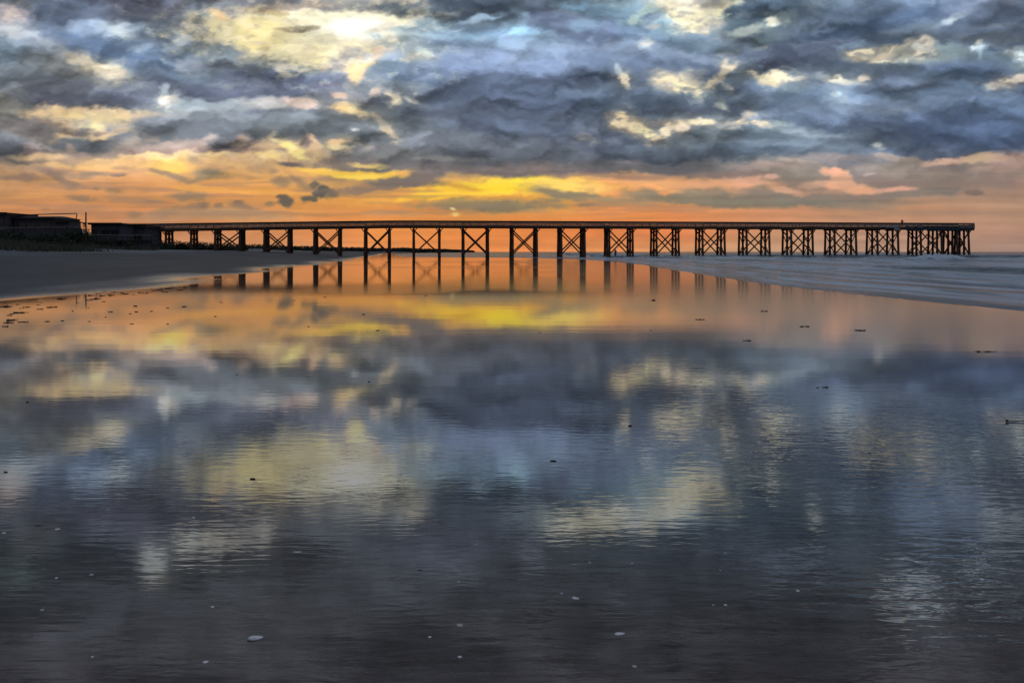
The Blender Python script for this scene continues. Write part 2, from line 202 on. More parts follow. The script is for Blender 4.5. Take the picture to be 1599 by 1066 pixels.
 (1500,274,110,16,0,(142,124,112),.95,.4,8),(1490,265,30,9,0,(126,112,108),.9,.45,6),(1570,282,24,14,0,(138,116,108),.9,.4,6),(1560,264,30,6,0,(165,132,118),.8,.5,5),(1470,292,46,12,-8,(132,118,108),.95,.4,6),(1435,285,16,12,0,(136,120,110),.9,.4,5),(1518,300,18,5,5,(132,108,98),.9,.4,3),(1550,315,26,3,-3,(176,132,100),.8,.5,2),
 (1302,268,22,7,2,(242,166,122),1,.4,4),(1312,276,16,12,20,(244,174,124),1,.4,4),(1325,292,40,8,8,(242,174,124),1,.4,4),(1345,298,24,5,0,(236,168,118),.9,.5,3),(1400,296,30,4,-3,(236,166,134),.95,.5,3),(1225,297,22,4,5,(226,168,130),.9,.5,3),(1205,276,12,4,0,(220,165,140),.9,.5,3),(1265,290,24,6,-10,(205,155,125),.8,.5,4),(1250,304,10,4,0,(215,160,125),.7,.6,3),
 (1200,262,60,6,0,(150,128,120),.7,.6,5),
 # left low
 (60,264,60,4,4,(185,142,112),.8,.5,4),(100,272,60,5,9,(160,130,112),.9,.45,4),(92,280,26,7,28,(142,118,108),.95,.4,4),(110,286,20,5,15,(150,122,108),.9,.45,4),(40,275,12,6,0,(150,122,110),.9,.45,4),(25,279,30,4,3,(155,125,112),.9,.5,4),(60,252,12,4,0,(160,132,112),.95,.45,3),(110,252,9,9,20,(165,135,112),.8,.5,4),
 (150,272,24,4,0,(146,124,110),.95,.4,3),(185,273,14,4,0,(128,108,104),1,.4,3),(210,268,34,4,-6,(190,145,112),.7,.5,4),(255,270,18,4,15,(160,130,110),.95,.4,3),(280,278,20,5,18,(150,125,110),.95,.4,3),(190,262,14,3,0,(170,135,108),.7,.5,2),
 (10,296,20,8,0,(190,145,112),.6,.6,4),(148,295,8,3,0,(160,126,102),.9,.5,2),(178,298,16,4,5,(160,128,102),.9,.45,2),(128,310,20,5,4,(150,122,104),1,.4,3),(205,311,36,6,5,(176,136,112),.85,.5,3),(236,314,16,2,3,(160,126,106),.7,.5,2),(295,308,28,6,2,(152,126,108),1,.4,4),(310,304,14,4,0,(156,130,110),.9,.4,3),
 (72,327,7,2,0,(165,120,90),.9,.5,1),(210,336,10,7,20,(150,118,98),.9,.4,4),(258,334,26,8,-8,(152,124,108),.95,.4,5),(305,326,26,8,0,(156,128,112),.95,.35,5),(318,320,10,5,0,(140,116,104),.9,.4,3),(342,322,5,5,0,(142,116,102),.95,.4,2),(372,316,8,5,0,(130,106,98),.95,.4,3),(380,322,20,7,10,(146,120,108),.9,.4,4),
 (340,336,110,9,0,(172,138,116),.85,.5,5),(400,334,50,6,0,(178,140,114),.8,.5,4),(240,344,60,5,0,(186,142,120),.7,.6,4),(470,334,60,3,3,(180,134,100),.8,.5,3),(560,333,36,3,-3,(190,140,104),.9,.5,2),(620,333,34,4,0,(190,144,108),.8,.5,3),
 # the sun's edge showing through the low cloud
 (711,334,9,4,0,(250,190,95),.8,.7,1),(707,326,4.5,1.8,18,(255,232,176),1,.5,.5),(711,334.5,5,2.4,0,(255,232,140),1,.5,.5),
 # overhead, seen only mirrored in the wet sand
 (950,-26,90,15,3,(226,222,190),1,.45,8),(1000,-12,50,8,0,(180,185,180),.7,.6,6),(1060,-5,30,8,0,(215,210,180),.7,.6,6),(885,-35,30,12,0,(230,225,195),.9,.5,5),
 (640,-12,20,16,0,(228,220,190),1,.5,5),(610,-8,40,10,0,(160,158,150),.8,.6,5),(410,-34,24,14,0,(206,200,186),1,.5,6),(412,-55,14,8,0,(215,210,200),.9,.5,4),
 (345,-62,54,18,8,(190,184,170),1,.45,8),(295,-58,34,16,-20,(206,206,198),1,.45,6),(240,-90,26,16,-35,(205,206,206),1,.45,6),(232,-112,16,10,0,(190,192,196),.9,.5,4),
 (825,-78,22,22,0,(140,142,166),.8,.6,7),(800,-30,26,50,0,(120,132,150),.5,.7,8),(1415,-140,48,22,5,(186,190,206),1,.5,9),(1380,-110,60,22,0,(130,138,156),.7,.6,9),
 (1535,-120,60,30,0,(136,142,156),.7,.6,10),(1520,-108,18,14,0,(176,180,192),.9,.5,5),(1570,-30,36,30,0,(160,165,172),.8,.6,9),(1310,-6,60,14,0,(126,150,176),.8,.6,8),(1270,-14,10,14,0,(170,195,205),.8,.6,5),
 (50,-55,36,22,0,(128,130,132),.8,.6,9),(25,-110,50,20,0,(100,118,120),.7,.6,9),(220,-20,160,24,0,(88,86,106),.7,.6,12),(700,-60,120,40,0,(76,80,98),.7,.6,12),(1150,-80,180,40,0,(84,92,112),.7,.6,12),
]
def sky_paint(x, y):
    """sRGB 0..1 colour of the sky at chart position x, y (arrays)."""
    x = x.astype(float); y = y.astype(float)
    wx = fbm(x/80, y/40, 5, .5); wy = fbm(x/80+51, y/40+17, 5, .5)
    sx = fbm(x/22+9, y/12+3, 4, .6); sy = fbm(x/22+77, y/12+40, 4, .6)
    rag = -.75*puff(x/52+31, y/34+63, 5, .55)+.4*fbm(x/70+3, y/30+6, 3)
    rags = -.65*puff(x/22+11, y/13+63, 4, .55) + .45*fbm(x/34+71, y/15+3, 3, .5)
    gx = x + 26*wx; gy = y + 13*wy
    cx = np.clip(gx/200, 0, 7.999); ix = cx.astype(int); fx = cx-ix
    gyl = np.array(GY, float)
    yy = np.clip(gy, gyl[0], gyl[-1]-1e-3)
    iy = np.clip(np.searchsorted(gyl, yy, side='right')-1, 0, len(GY)-2)
    fy = (yy-gyl[iy])/(gyl[iy+1]-gyl[iy])
    G = np.array(GC, float)
    fx = (fx*fx*(3-2*fx))[..., None]; fy = fy[..., None]
    col = (G[iy, ix]*(1-fx)+G[iy, ix+1]*fx)*(1-fy) + (G[iy+1, ix]*(1-fx)+G[iy+1, ix+1]*fx)*fy
    work = []; H = np.zeros(x.shape)
    for (px, py, rx, ry, rot, c, op, so, w) in ST:
        l_ = sum(c)/3
        if 116 < l_ < 160 and py > 248 and rx < 45: rx *= 1.18; so = max(so, .62)
        if l_ > 185 and py < 240 and w > 1:
            work.append((px, py, rx*1.15+6, ry*1.2+5, rot, tuple(.45*v+.55*b for v, b in zip(c, (120, 122, 130))), op*.4, 1.0, w))
        if l_ < 118 and ry >= 11 and rx > 24 and py < 245 and -120 < py:      # pale lit top, then the dark body with a firmer edge
            work.append((px+rx*.06, py-ry*.55, rx*.9, ry*.72, rot, tuple(.55*v+.45*b+14 for v, b in zip(c, (128, 132, 142))), op*.75, .6, w))
            so = min(so, .4)
        work.append((px, py, rx, ry, rot, c, op, so, w))
    for (px, py, rx, ry, rot, c, op, so, w) in work:
        R = max(rx, ry)*1.7+w*3
        m = (np.abs(x-px) < R) & (np.abs(y-py) < (R if abs(rot) > 3 else ry*1.7+w*3))
        if not m.any(): continue
        a = math.radians(rot)
        A = min(1.0, max(rx, ry)/45)
        dx = x[m]+w*(1.5*A*wx[m]+1.5*sx[m])-px; dy = y[m]+w*(.9*A*wy[m]+.8*sy[m])-py
        u = (dx*math.cos(a)+dy*math.sin(a))/rx; v = (-dx*math.sin(a)+dy*math.cos(a))/ry
        d = np.sqrt(u*u+v*v) + (0 if w <= 1 else .44*A*rag[m]+.62*(1-A)*rags[m])
        k = (op*(1-sst(1-so, 1+so, d)))[:, None]
        if sum(c) > 560 and py < 245 and w > 1: H[m] = np.maximum(H[m], op*np.exp(-(d/1.45)**2))
        cc = np.array(c, float)[None, :]
        if sum(c) < 400 and py < 245 and ry >= 9:        # flat dark base, paler shoulders
            cc = cc*np.clip(1-.17*np.clip(v, -1, 1), .8, 1.25)[:, None]
        col[m] = col[m]*(1-k) + cc*k
    # billows: light tops, darker undersides, ragged small structure
    hi = sst(300, 230, y)
    # loose rags of lit cloud around the openings
    fz = .8*fbm((x+8*sx)/17+44, (y+4*sy)/8+21, 4, .55)+.5*fbm(x/44+4, y/20+1, 3)
    kf = (sst(.0, .75, fz)*np.clip(H*1.5, 0, 1)*.62)[..., None]
    # and grey scud drifting across them
    gz_ = .7*fbm((x+8*sx)/24+4, (y+4*sy)/11+71, 4, .55)-.35*puff(x/40+14, y/22+31, 3, .5)
    kg = (sst(.10, .55, gz_)*np.clip(H*1.6, 0, 1)*.62*sst(-20, 20, y)*(1-.6*sst(720, 640, x)*sst(-60, 10, y)))[..., None]
    cf = np.where((y > 170)[..., None], np.array((246, 214, 156.)), np.array((242, 226, 180.)))
    col = col*(1-kf)+np.maximum(col, cf*.97)*kf
    col = col*(1-kg)+np.array((128, 128, 134.))*kg
    ux = x+20*wx+10*sx; uy = y+9*wy+4*sy
    b1 = .8*fbm(ux/210+5, uy/80+8, 3, .5)+.35*puff(ux/230+2, uy/105+4, 3, .45); b2 = fbm(ux/75+15, uy/30+2, 3, .45)
    t1 = sst(-.28, .34, b1); t2 = sst(-.22, .42, b2)
    big = (t1-.45)*.30 + (t2-.4)*.08
    q1 = x+16*sx+10*wx; q2 = y+6*sy+5*wy
    n1 = puff(q1/105+5, q2/60+8, 4, .42); n2 = puff((q1+4)/105+5, (q2+9)/60+8, 4, .42)
    shade = 1 + big*(.12+.88*hi) + (.02+.05*hi)*n1 + (0.17*hi+.02)*(n1-n2)
    shade = shade + .07*(1-hi)*fbm(x/230+9, y/7+4, 3, .5)
    lum = col.mean(-1)
    shade = 1+(shade-1)*(1-.6*sst(150, 220, lum))
    col = col*np.clip(shade, .6, 1.4)[..., None]
    # rags of dark scud across the bright openings
    g = col.mean(-1)
    br = sst(150, 200, g)*sst(345, 300, y)
    fl = sst(.08, .5, fbm((x+14*sx)/40+21, (y+3*sy)/11+5, 4, .5))
    k = (br*fl*.24)[..., None]
    col = col*(1-k) + np.array((138, 122, 108.))*k
    g = col.mean(-1, keepdims=True)
    col = g + (col-g)*(0.97-.29*hi)[..., None]
    col = col*(1+.05*hi)[..., None]
    yel = sst(60, 130, col[..., 0]-col[..., 2])
    col[..., 1] *= 1-.045*yel
    blu = sst(20, -10, col[..., 0]-col[..., 2])*hi
    col = col*(1+blu[..., None]*(np.array((.945, .985, 1.0))-1))
    # the dark masses read darker, the thin ones lighter
    l_ = col.mean(-1, keepdims=True)
    col = col*(1.02+.04*hi[..., None]+.15*hi[..., None]*np.clip((l_-108)/108, -.45, .3))
    lf = ((1-hi)*(1-.9*sst(950, 1300, x)))[..., None]
    col = col*(1+lf*(np.array((1.02, .995, .91))-1))
    rt = ((1-hi)*sst(950, 1350, x))[..., None]; g_ = col.mean(-1, keepdims=True)
    col = col+(g_-col)*.22*rt
    bars = (sst(.05, .5, fbm(x/120+60, y/9+30, 4, .5))*(1-hi)*sst(352, 330, y)*sst(255, 275, y)*.38)[..., None]
    col = col*(1-bars)+np.array((150, 124, 112.))*bars
    low = np.exp(-((x-850)/520)**2)*sst(300, 345, y)
    col = col*(1+low[..., None]*(np.array((1.0, 1.0, .93))-1))
    return np.clip(col, 0, 255)/255.0
#SKYEND

# ------------------------------------------------------------------ helpers
def tag(o, label=None, cat=None, group=None, kind=None):
    if label: o['label'] = label
    if cat: o['category'] = cat
    if group: o['group'] = group
    if kind: o['kind'] = kind
    return o
def empty(name, loc=(0,0,0), rz=0):
    o = bpy.data.objects.new(name, None); COL.objects.link(o); o.location = loc; o.rotation_euler = (0,0,rz)
    o.empty_display_size = .3
    return o
def link_mesh(name, me, mat, parent=None, smooth=False):
    o = bpy.data.objects.new(name, me); COL.objects.link(o)
    if mat: me.materials.append(mat)
    if parent: o.parent = parent
    if smooth: me.polygons.foreach_set('use_smooth', [True]*len(me.polygons))
    return o
class MB:
    def __init__(s): s.v = []; s.f = []
    def quadbox(s, P):                       # 8 corners: 0-3 bottom ring, 4-7 top ring
        b = len(s.v); s.v += [tuple(p) for p in P]
        for q in ((0,3,2,1),(4,5,6,7),(0,1,5,4),(1,2,6,5),(2,3,7,6),(3,0,4,7)): s.f.append(tuple(b+i for i in q))
    def box(s, a, b):
        x0,y0,z0 = a; x1,y1,z1 = b
        s.quadbox([(x0,y0,z0),(x1,y0,z0),(x1,y1,z0),(x0,y1,z0),(x0,y0,z1),(x1,y0,z1),(x1,y1,z1),(x0,y1,z1)])
    def beam(s, a, b, w, h, up=(0,0,1)):
        a = Vector(a); b = Vector(b); d = (b-a).normalized(); up = Vector(up)
        if abs(d.dot(up)) > .98: up = Vector((0,1,0))
        sx = d.cross(up).normalized()*w/2; uz = sx.cross(d).normalized()*h/2
        s.quadbox([a-sx-uz, a+sx-uz, b+sx-uz, b-sx-uz, a-sx+uz, a+sx+uz, b+sx+uz, b-sx+uz])
    def tube(s, a, b, r0, r1, n=10, rings=1, wob=0, rnd=None):
        a = Vector(a); b = Vector(b); d = (b-a).normalized()
        t = Vector((1,0,0)) if abs(d.x) < .9 else Vector((0,1,0))
        e1 = d.cross(t).normalized(); e2 = d.cross(e1)
        base = len(s.v)
        for k in range(rings+1):
            f = k/rings; c = a.lerp(b, f); r = r0+(r1-r0)*f
            if wob and rnd and 0 < k < rings: c = c + e1*rnd.uniform(-wob, wob)+e2*rnd.uniform(-wob, wob)
            for i in range(n):
                q = 2*math.pi*i/n; s.v.append(tuple(c+e1*math.cos(q)*r+e2*math.sin(q)*r))
        for k in range(rings):
            for i in range(n):
                j = (i+1) % n; o = base+k*n
                s.f.append((o+i, o+j, o+n+j, o+n+i))
        s.f.append(tuple(base+i for i in reversed(range(n)))); s.f.append(tuple(base+rings*n+i for i in range(n)))
    def build(s, name, mat, parent=None, smooth=False):
        me = bpy.data.meshes.new(name); me.from_pydata(s.v, [], s.f); me.update()
        return link_mesh(name, me, mat, parent, smooth)

def nodes_of(name):
    m = bpy.data.materials.new(name); m.use_nodes = True
    nt = m.node_tree
    for n in list(nt.nodes): nt.nodes.remove(n)
    out = nt.nodes.new('ShaderNodeOutputMaterial')
    return m, nt, out
def N(nt, t, **kw):
    n = nt.nodes.new(t)
    for k, v in kw.items():
        if k.startswith('i_'):
            key = k[2:].replace('_', ' ')
            n.inputs[int(key) if key.isdigit() else key].default_value = v
        else: setattr(n, k, v)
    return n
def noise_mat(name, c1, c2, rough=.7, scale=3.0, stretch=(1,1,1), bump=.0, spec=.3, detail=5):
    """two-tone weathered surface from object-space noise"""
    m, nt, out = nodes_of(name); L = nt.links.new
    tc = N(nt, 'ShaderNodeTexCoord'); mp = N(nt, 'ShaderNodeMapping'); mp.inputs['Scale'].default_value = stretch
    L(tc.outputs['Object'], mp.inputs[0])
    no = N(nt, 'ShaderNodeTexNoise', i_Scale=scale, i_Detail=detail, i_Roughness=.6); L(mp.outputs[0], no.inputs['Vector'])
    cr = N(nt, 'ShaderNodeValToRGB'); L(no.outputs['Fac'], cr.inputs[0])
    cr.color_ramp.elements[0].position = .36; cr.color_ramp.elements[1].position = .64
    cr.color_ramp.elements[0].color = (*c1, 1); cr.color_ramp.elements[1].color = (*c2, 1)
    p = N(nt, 'ShaderNodeBsdfPrincipled', i_Roughness=rough); p.inputs['Specular IOR Level'].default_value = spec
    L(cr.outputs[0], p.inputs['Base Color'])
    if bump:
        b = N(nt, 'ShaderNodeBump', i_Strength=1.0, i_Distance=bump); L(no.outputs['Fac'], b.inputs['Height']); L(b.outputs[0], p.inputs['Normal'])
    L(p.outputs[0], out.inputs[0])
    return m
M_WOOD = noise_mat('pier_wood', (.08,.045,.028), (.16,.10,.065), .8, 2.2, (.5,.5,4), .01)
M_PILE = noise_mat('pile_wood', (.08,.04,.022), (.18,.10,.06), .75, 1.6, (3,3,.5), .01)
M_RAIL = noise_mat('rail_wood', (.22,.16,.12), (.42,.34,.27), .85, 1.3, (1,1,5), .005)
M_RAILTOP = noise_mat('rail_cap_wood', (.05,.034,.026), (.09,.066,.05), .8, 1.6, (.4,.4,3), .005)
M_PANEL = noise_mat('platform_boards', (.035,.045,.058), (.07,.085,.1), .8, 1.5, (1,1,5), .005)
M_WHITE = noise_mat('faded_white_paint', (.42,.46,.5), (.6,.62,.64), .7, 3)
M_WALL = noise_mat('house_boards', (.07,.07,.08), (.14,.13,.15), .85, 1.5, (.4,.4,5), .01)
M_ROOF = noise_mat('house_shingles', (.04,.032,.03), (.075,.06,.055), .9, 3, (1,1,1), .01)
M_DARKWOOD = noise_mat('terrace_wood', (.05,.038,.03), (.1,.08,.065), .85, 2)
M_PALEWOOD = noise_mat('grey_board', (.2,.18,.15), (.32,.28,.24), .85, 2)
M_GLASS = noise_mat('dark_window', (.02,.022,.026), (.04,.045,.05), .12, 1, spec=.6)
M_LEAF = noise_mat('dune_leaves', (.025,.04,.022), (.06,.085,.045), .7, 1.5)
M_GRASS = noise_mat('dune_grass', (.06,.075,.045), (.13,.125,.08), .8, .6)
M_WOODS = noise_mat('far_leaves', (.03,.04,.03), (.06,.075,.055), .8, .15)
M_SHELL = noise_mat('white_shell', (.72,.70,.66), (.9,.89,.86), .45, 60, (1,1,1), .0006, .4)
M_SHELLG = noise_mat('grey_shell', (.35,.34,.32), (.65,.63,.6), .5, 70, (1,1,1), .0006, .4)
M_SHELLO = noise_mat('tan_shell', (.3,.16,.06), (.45,.28,.14), .5, 70, (1,1,1), .0006, .4)
M_WEED = noise_mat('dark_seaweed', (.02,.016,.012), (.06,.045,.03), .6, 30)
M_STONE = noise_mat('dark_pebble', (.03,.028,.026), (.09,.08,.07), .5, 40, spec=.4)
def flat_mat(name, c, rough=.7):
    return noise_mat(name, tuple(v*.85 for v in c), tuple(min(1, v*1.15) for v in c), rough, 8)
M_SKIN = flat_mat('skin', (.35,.2,.14)); M_HAIR = flat_mat('hair', (.03,.02,.015))
M_BLUE = flat_mat('blue_cloth', (.07,.13,.2)); M_NAVY = flat_mat('dark_cloth', (.035,.045,.07)); M_BROWN = flat_mat('brown_cloth', (.1,.05,.03))

# ------------------------------------------------------------------ sky dome: a cloud deck far away
def smoothmask(az, el):
    return sst(42, 37, np.abs(np.degrees(az)))*sst(31.5, 28.5, np.degrees(el))
def sky_colour(az, el):
    """linear radiance of the sky in a direction"""
    azc = np.clip(az, -R(43), R(43)); elc = np.clip(el, -.02, R(33))
    x = 799.5+F*np.tan(azc); y = 393-F*np.tan(elc)/np.cos(azc)
    k = smoothmask(az, el)
    out = np.zeros(az.shape+(3,))
    # everything outside the surveyed window: the same deck, generic
    u = np.degrees(az)*22; v = np.degrees(el)*22
    t = fbm(u/220+3, v/110+8, 5, .55); t2 = fbm(u/80+13, v/40+18, 4, .55)
    e = np.degrees(el)
    t2 = t2+1.1*puff(u/260+4, v/130+9, 4, .5); t = t+.5*puff(u/700, v/300+3, 2)
    warm = sst(9, 1, e+2.5*t)*(0.35+.65*sst(150, 30, np.abs(np.degrees(az))))
    gen = np.stack([80+26*t+14*t2, 88+26*t+14*t2, 106+26*t+14*t2], -1)
    ho = np.stack([196+20*t, 142+14*t, 106+6*t], -1)
    gen = gen*(1-warm[..., None])+ho*warm[..., None]
    gen = np.clip(gen, 20, 255)/255
    m = k > 0
    out = gen.copy()
    if m.any():
        p = sky_paint(x[m], y[m]); kk = k[m][:, None]
        out[m] = gen[m]*(1-kk)+p*kk
    out = np.where(out <= .04045, out/12.92, ((out+.055)/1.055)**2.4)
    # overhead deck lifted where mirrored; unseen zenith brightened further to light shells and foam
    up = sst(17, 24, np.degrees(el))
    hi = sst(33, 55, np.degrees(el))
    return out*(1+.2*up[..., None]+2.4*hi[..., None]*np.array((1.06, 1.0, .84)))
def axis(parts):
    a = []
    for lo, hi, st in parts: a += list(np.arange(lo, hi-1e-9, st))
    return np.radians(np.array(a+[parts[-1][1]]))
AZ = axis([(-180,-100,2.0),(-100,-44,.4),(-44,44,0.075),(44,100,.4),(100,180,2.0)])
EL = axis([(-3,0,1.5),(0,19,0.06),(19,32,0.1),(32,90,2.0)])
RS = 9000.0
A, E = np.meshgrid(AZ, EL)
P = np.stack([RS*np.sin(A)*np.cos(E), RS*np.cos(A)*np.cos(E), RS*np.sin(E)+EYE], -1).reshape(-1, 3)
C = sky_colour(A.ravel(), E.ravel())
na, ne = len(AZ), len(EL)
def grid_mesh(name, P, nx, ny):
    me = bpy.data.meshes.new(name)
    i = np.arange((ny-1)*(nx-1)); r = i//(nx-1); c = i % (nx-1); b = r*nx+c
    q = np.stack([b, b+1, b+nx+1, b+nx], -1).astype(np.int32)
    me.vertices.add(len(P)); me.vertices.foreach_set('co', P.astype(np.float32).ravel())
    me.loops.add(q.size); me.loops.foreach_set('vertex_index', q.ravel())
    me.polygons.add(len(q)); me.polygons.foreach_set('loop_start', np.arange(0, q.size, 4, dtype=np.int32))
    me.polygons.foreach_set('use_smooth', np.ones(len(q), bool))
    me.update(calc_edges=True)
    return me
def point_attr(me, name, arr):
    if arr.ndim == 1:
        a = me.attributes.new(name, 'FLOAT', 'POINT'); a.data.foreach_set('value', arr.astype(np.float32))
    else:
        a = me.attributes.new(name, 'FLOAT_COLOR', 'POINT')
        a.data.foreach_set('color', np.concatenate([arr, np.ones((len(arr), 1))], 1).astype(np.float32).ravel())
sky_me = grid_mesh('sky', P, na, ne)
point_attr(sky_me, 'cloud', C)
m, nt, out = nodes_of('cloud_deck'); L = nt.links.new
at = N(nt, 'ShaderNodeAttribute', attribute_name='cloud')
em = N(nt, 'ShaderNodeEmission')
L(at.outputs['Color'], em.inputs[0]); L(em.outputs[0], out.inputs[0])
try: m.cycles.emission_sampling = 'NONE'
except Exception: pass
sky = link_mesh('sky', sky_me, m); tag(sky, kind='structure')

# ------------------------------------------------------------------ lie of the land
# The foot of the dry beach on the left, and the edge of the sea, as lines on the ground.
BEACH = np.array([(-60,-60),(-17,0),(-14.2,14),(-13.3,21),(-13.1,24),(-13.2,29),(-14.5,38),(-18.0,62),(-23.0,105),(-31,165),(-36,190),(-50,300),(-80,480),(-95,700),(-100,5000)], float)
SHORE = np.array([(26,-40),(13.5,8),(11.3,17.2),(10.6,25),(10.2,33),(10.6,42),(11.5,58),(13.0,80),(13.2,110),(11.5,134),(7.0,158),(4.5,170),(-2,178),(-14,186),(-28,205),(-40,270),(-62,420),(-80,700),(-85,5000)], float)
def xline(line, y):
    return np.interp(y, line[:,1], line[:,0])
def land_z(x, y):
    s = xline(BEACH, y)-x                         # metres landward of the beach foot
    d = x-xline(SHORE, y)                         # metres seaward of the waterline
    far = sst(60, 175, y)
    slope = 0.045+0.030*far
    h = np.where(s > 0, 2.2*(1-np.exp(-np.maximum(s, 0)*slope/2.2*1.15)), 0)
    h = h*sst(0, 2.5, s)
    h = h + sst(38, 60, s)*0.9 + sst(60, 90, s)*.5
    h = h + np.where(s > 30, 0.25*sst(30, 45, s)*fbm(x/7, y/7, 3), 0)
    h = h + np.where(s > 1, sst(3, 12, s)*(.07*fbm(x/3.5, y/14, 4)+.05*fbm(x/1.2, y/3, 3)), 0)
    h = h - 1.6*sst(0, 30, d) - .06*sst(-.2, .8, d)
    return h
# ground sheet: fine in front, out to the horizon all round
AZg = axis([(-180,-60,3.0),(-60,-40,.5),(-40,40,0.14),(40,60,.5),(60,180,3.0)])
rr = np.concatenate([np.linspace(.3, 4, 16)[:-1], np.geomspace(4, 300, 430)[:-1], np.geomspace(300, 8800, 50)])
A, Rr = np.meshgrid(AZg, rr)
X = (Rr*np.sin(A)).ravel(); Y = (Rr*np.cos(A)).ravel()
Z = land_z(X, Y)
Z = np.where(Rr.ravel() > 900, np.minimum(Z, -1.5+0*Z), Z)
g_me = grid_mesh('sand', np.stack([X, Y, Z], -1), len(AZg), len(rr))
S = xline(BEACH, Y)-X
wet = 1-sst(-1.2, 3.2, S + 1.6*fbm(X/2.2, Y/10.0, 5) )
point_attr(g_me, 'wet', wet)
film = sst(-1, -7, S)
# patches where the breeze ruffles the film of water
rip = .02+.12*sst(.0, .5, fbm(X/5+3, Y/9+9, 3))
rip = np.maximum(rip, .6*np.exp(-(((X-2.6)/1.8)**2+((Y-5.4)/1.7)**2)))
rip = np.maximum(rip, .9*np.exp(-(((X-1.9)/.8)**2+((Y-3.0)/.6)**2)))
rip = np.maximum(rip, .16*np.exp(-(((X+1.6)/1.5)**2+((Y-5.0)/1.6)**2)))
rip = rip*sst(16, 9, Y)+.05
point_attr(g_me, 'ripple', rip)
thin = sst(-1, 7, X)*sst(7, 14, Y)*.9+.12+.5*sst(.05, .5, fbm(X/9+50, Y/16+4, 4))*sst(9, 16, Y)
thin = thin+.14*sst(16, 28, Y)
point_attr(g_me, 'thin', np.clip(thin, 0, 1))
point_attr(g_me, 'near', sst(8.5, 2.5, Y))
dry = sst(19, 34, S+2.5*fbm(X/6, Y/20, 3))*(.75+.5*fbm(X/2, Y/12, 3))
point_attr(g_me, 'dry', dry)

m, nt, out = nodes_of('beach_sand'); L = nt.links.new
geo = N(nt, 'ShaderNodeNewGeometry')
aw = N(nt, 'ShaderNodeAttribute', attribute_name='wet'); ar = N(nt, 'ShaderNodeAttribute', attribute_name='ripple'); adr = N(nt, 'ShaderNodeAttribute', attribute_name='dry')
# grains and blotches
n1 = N(nt, 'ShaderNodeTexNoise', i_Scale=130.0, i_Detail=3.0, i_Roughness=.7); L(geo.outputs['Position'], n1.inputs['Vector'])
mp = N(nt, 'ShaderNodeMapping'); mp.inputs['Scale'].default_value = (1.2, 3.5, 1); mp.inputs['Rotation'].default_value = (0, 0, R(8))
L(geo.outputs['Position'], mp.inputs[0])
n2 = N(nt, 'ShaderNodeTexNoise', i_Scale=1.0, i_Detail=7.0, i_Roughness=.62); L(mp.outputs[0], n2.inputs['Vector'])
wetc = N(nt, 'ShaderNodeValToRGB'); L(n2.outputs['Fac'], wetc.inputs[0])
wetc.color_ramp.elements[0].position = .3; wetc.color_ramp.elements[1].position = .72
wetc.color_ramp.elements[0].color = (.032,.029,.029,1); wetc.color_ramp.elements[1].color = (.064,.057,.055,1)
gr = N(nt, 'ShaderNodeMapRange', i_1=.3, i_2=.7, i_3=.45, i_4=1.6); L(n1.outputs['Fac'], gr.inputs[0])
mg = N(nt, 'ShaderNodeMix', data_type='RGBA', blend_type='MULTIPLY'); mg.inputs[0].default_value = 1
L(wetc.outputs[0], mg.inputs[6]); L(gr.outputs[0], mg.inputs[7])
dampc = N(nt, 'ShaderNodeValToRGB'); L(n2.outputs['Fac'], dampc.inputs[0])
dampc.color_ramp.elements[0].color = (.014,.018,.018,1); dampc.color_ramp.elements[1].color = (.034,.039,.039,1)
dmix = N(nt, 'ShaderNodeMix', data_type='RGBA'); L(adr.outputs['Fac'], dmix.inputs[0]); L(dampc.outputs[0], dmix.inputs[6]); dmix.inputs[7].default_value = (.10,.115,.115,1)
mp4 = N(nt, 'ShaderNodeMapping'); mp4.inputs['Scale'].default_value = (.16, .05, 1); mp4.inputs['Rotation'].default_value = (0, 0, R(-8)); L(geo.outputs['Position'], mp4.inputs[0])
n4 = N(nt, 'ShaderNodeTexNoise', i_Scale=1.0, i_Detail=8.0, i_Roughness=.68, i_Distortion=.4); L(mp4.outputs[0], n4.inputs['Vector'])
mr4 = N(nt, 'ShaderNodeMapRange', i_1=.36, i_2=.64, i_3=.4, i_4=2.1); L(n4.outputs['Fac'], mr4.inputs[0])
dm4 = N(nt, 'ShaderNodeMix', data_type='RGBA', blend_type='MULTIPLY'); dm4.inputs[0].default_value = 1; L(dmix.outputs[2], dm4.inputs[6]); L(mr4.outputs[0], dm4.inputs[7])
dmix = dm4
mp5 = N(nt, 'ShaderNodeMapping'); mp5.inputs['Scale'].default_value = (3.0, 16, 1); mp5.inputs['Rotation'].default_value = (0, 0, R(11)); L(geo.outputs['Position'], mp5.inputs[0])
n5 = N(nt, 'ShaderNodeTexNoise', i_Scale=1.0, i_Detail=6.0, i_Roughness=.7, i_Distortion=.5); L(mp5.outputs[0], n5.inputs['Vector'])
mr5 = N(nt, 'ShaderNodeMapRange', i_1=.36, i_2=.64, i_3=.42, i_4=1.8); L(n5.outputs['Fac'], mr5.inputs[0])
mg5 = N(nt, 'ShaderNodeMix', data_type='RGBA', blend_type='MULTIPLY'); mg5.inputs[0].default_value = 1; L(mg.outputs[2], mg5.inputs[6]); L(mr5.outputs[0], mg5.inputs[7]); mg = mg5
cm = N(nt, 'ShaderNodeMix', data_type='RGBA'); L(aw.outputs['Fac'], cm.inputs[0]); L(dmix.outputs[2], cm.inputs[6]); L(mg.outputs[2], cm.inputs[7])
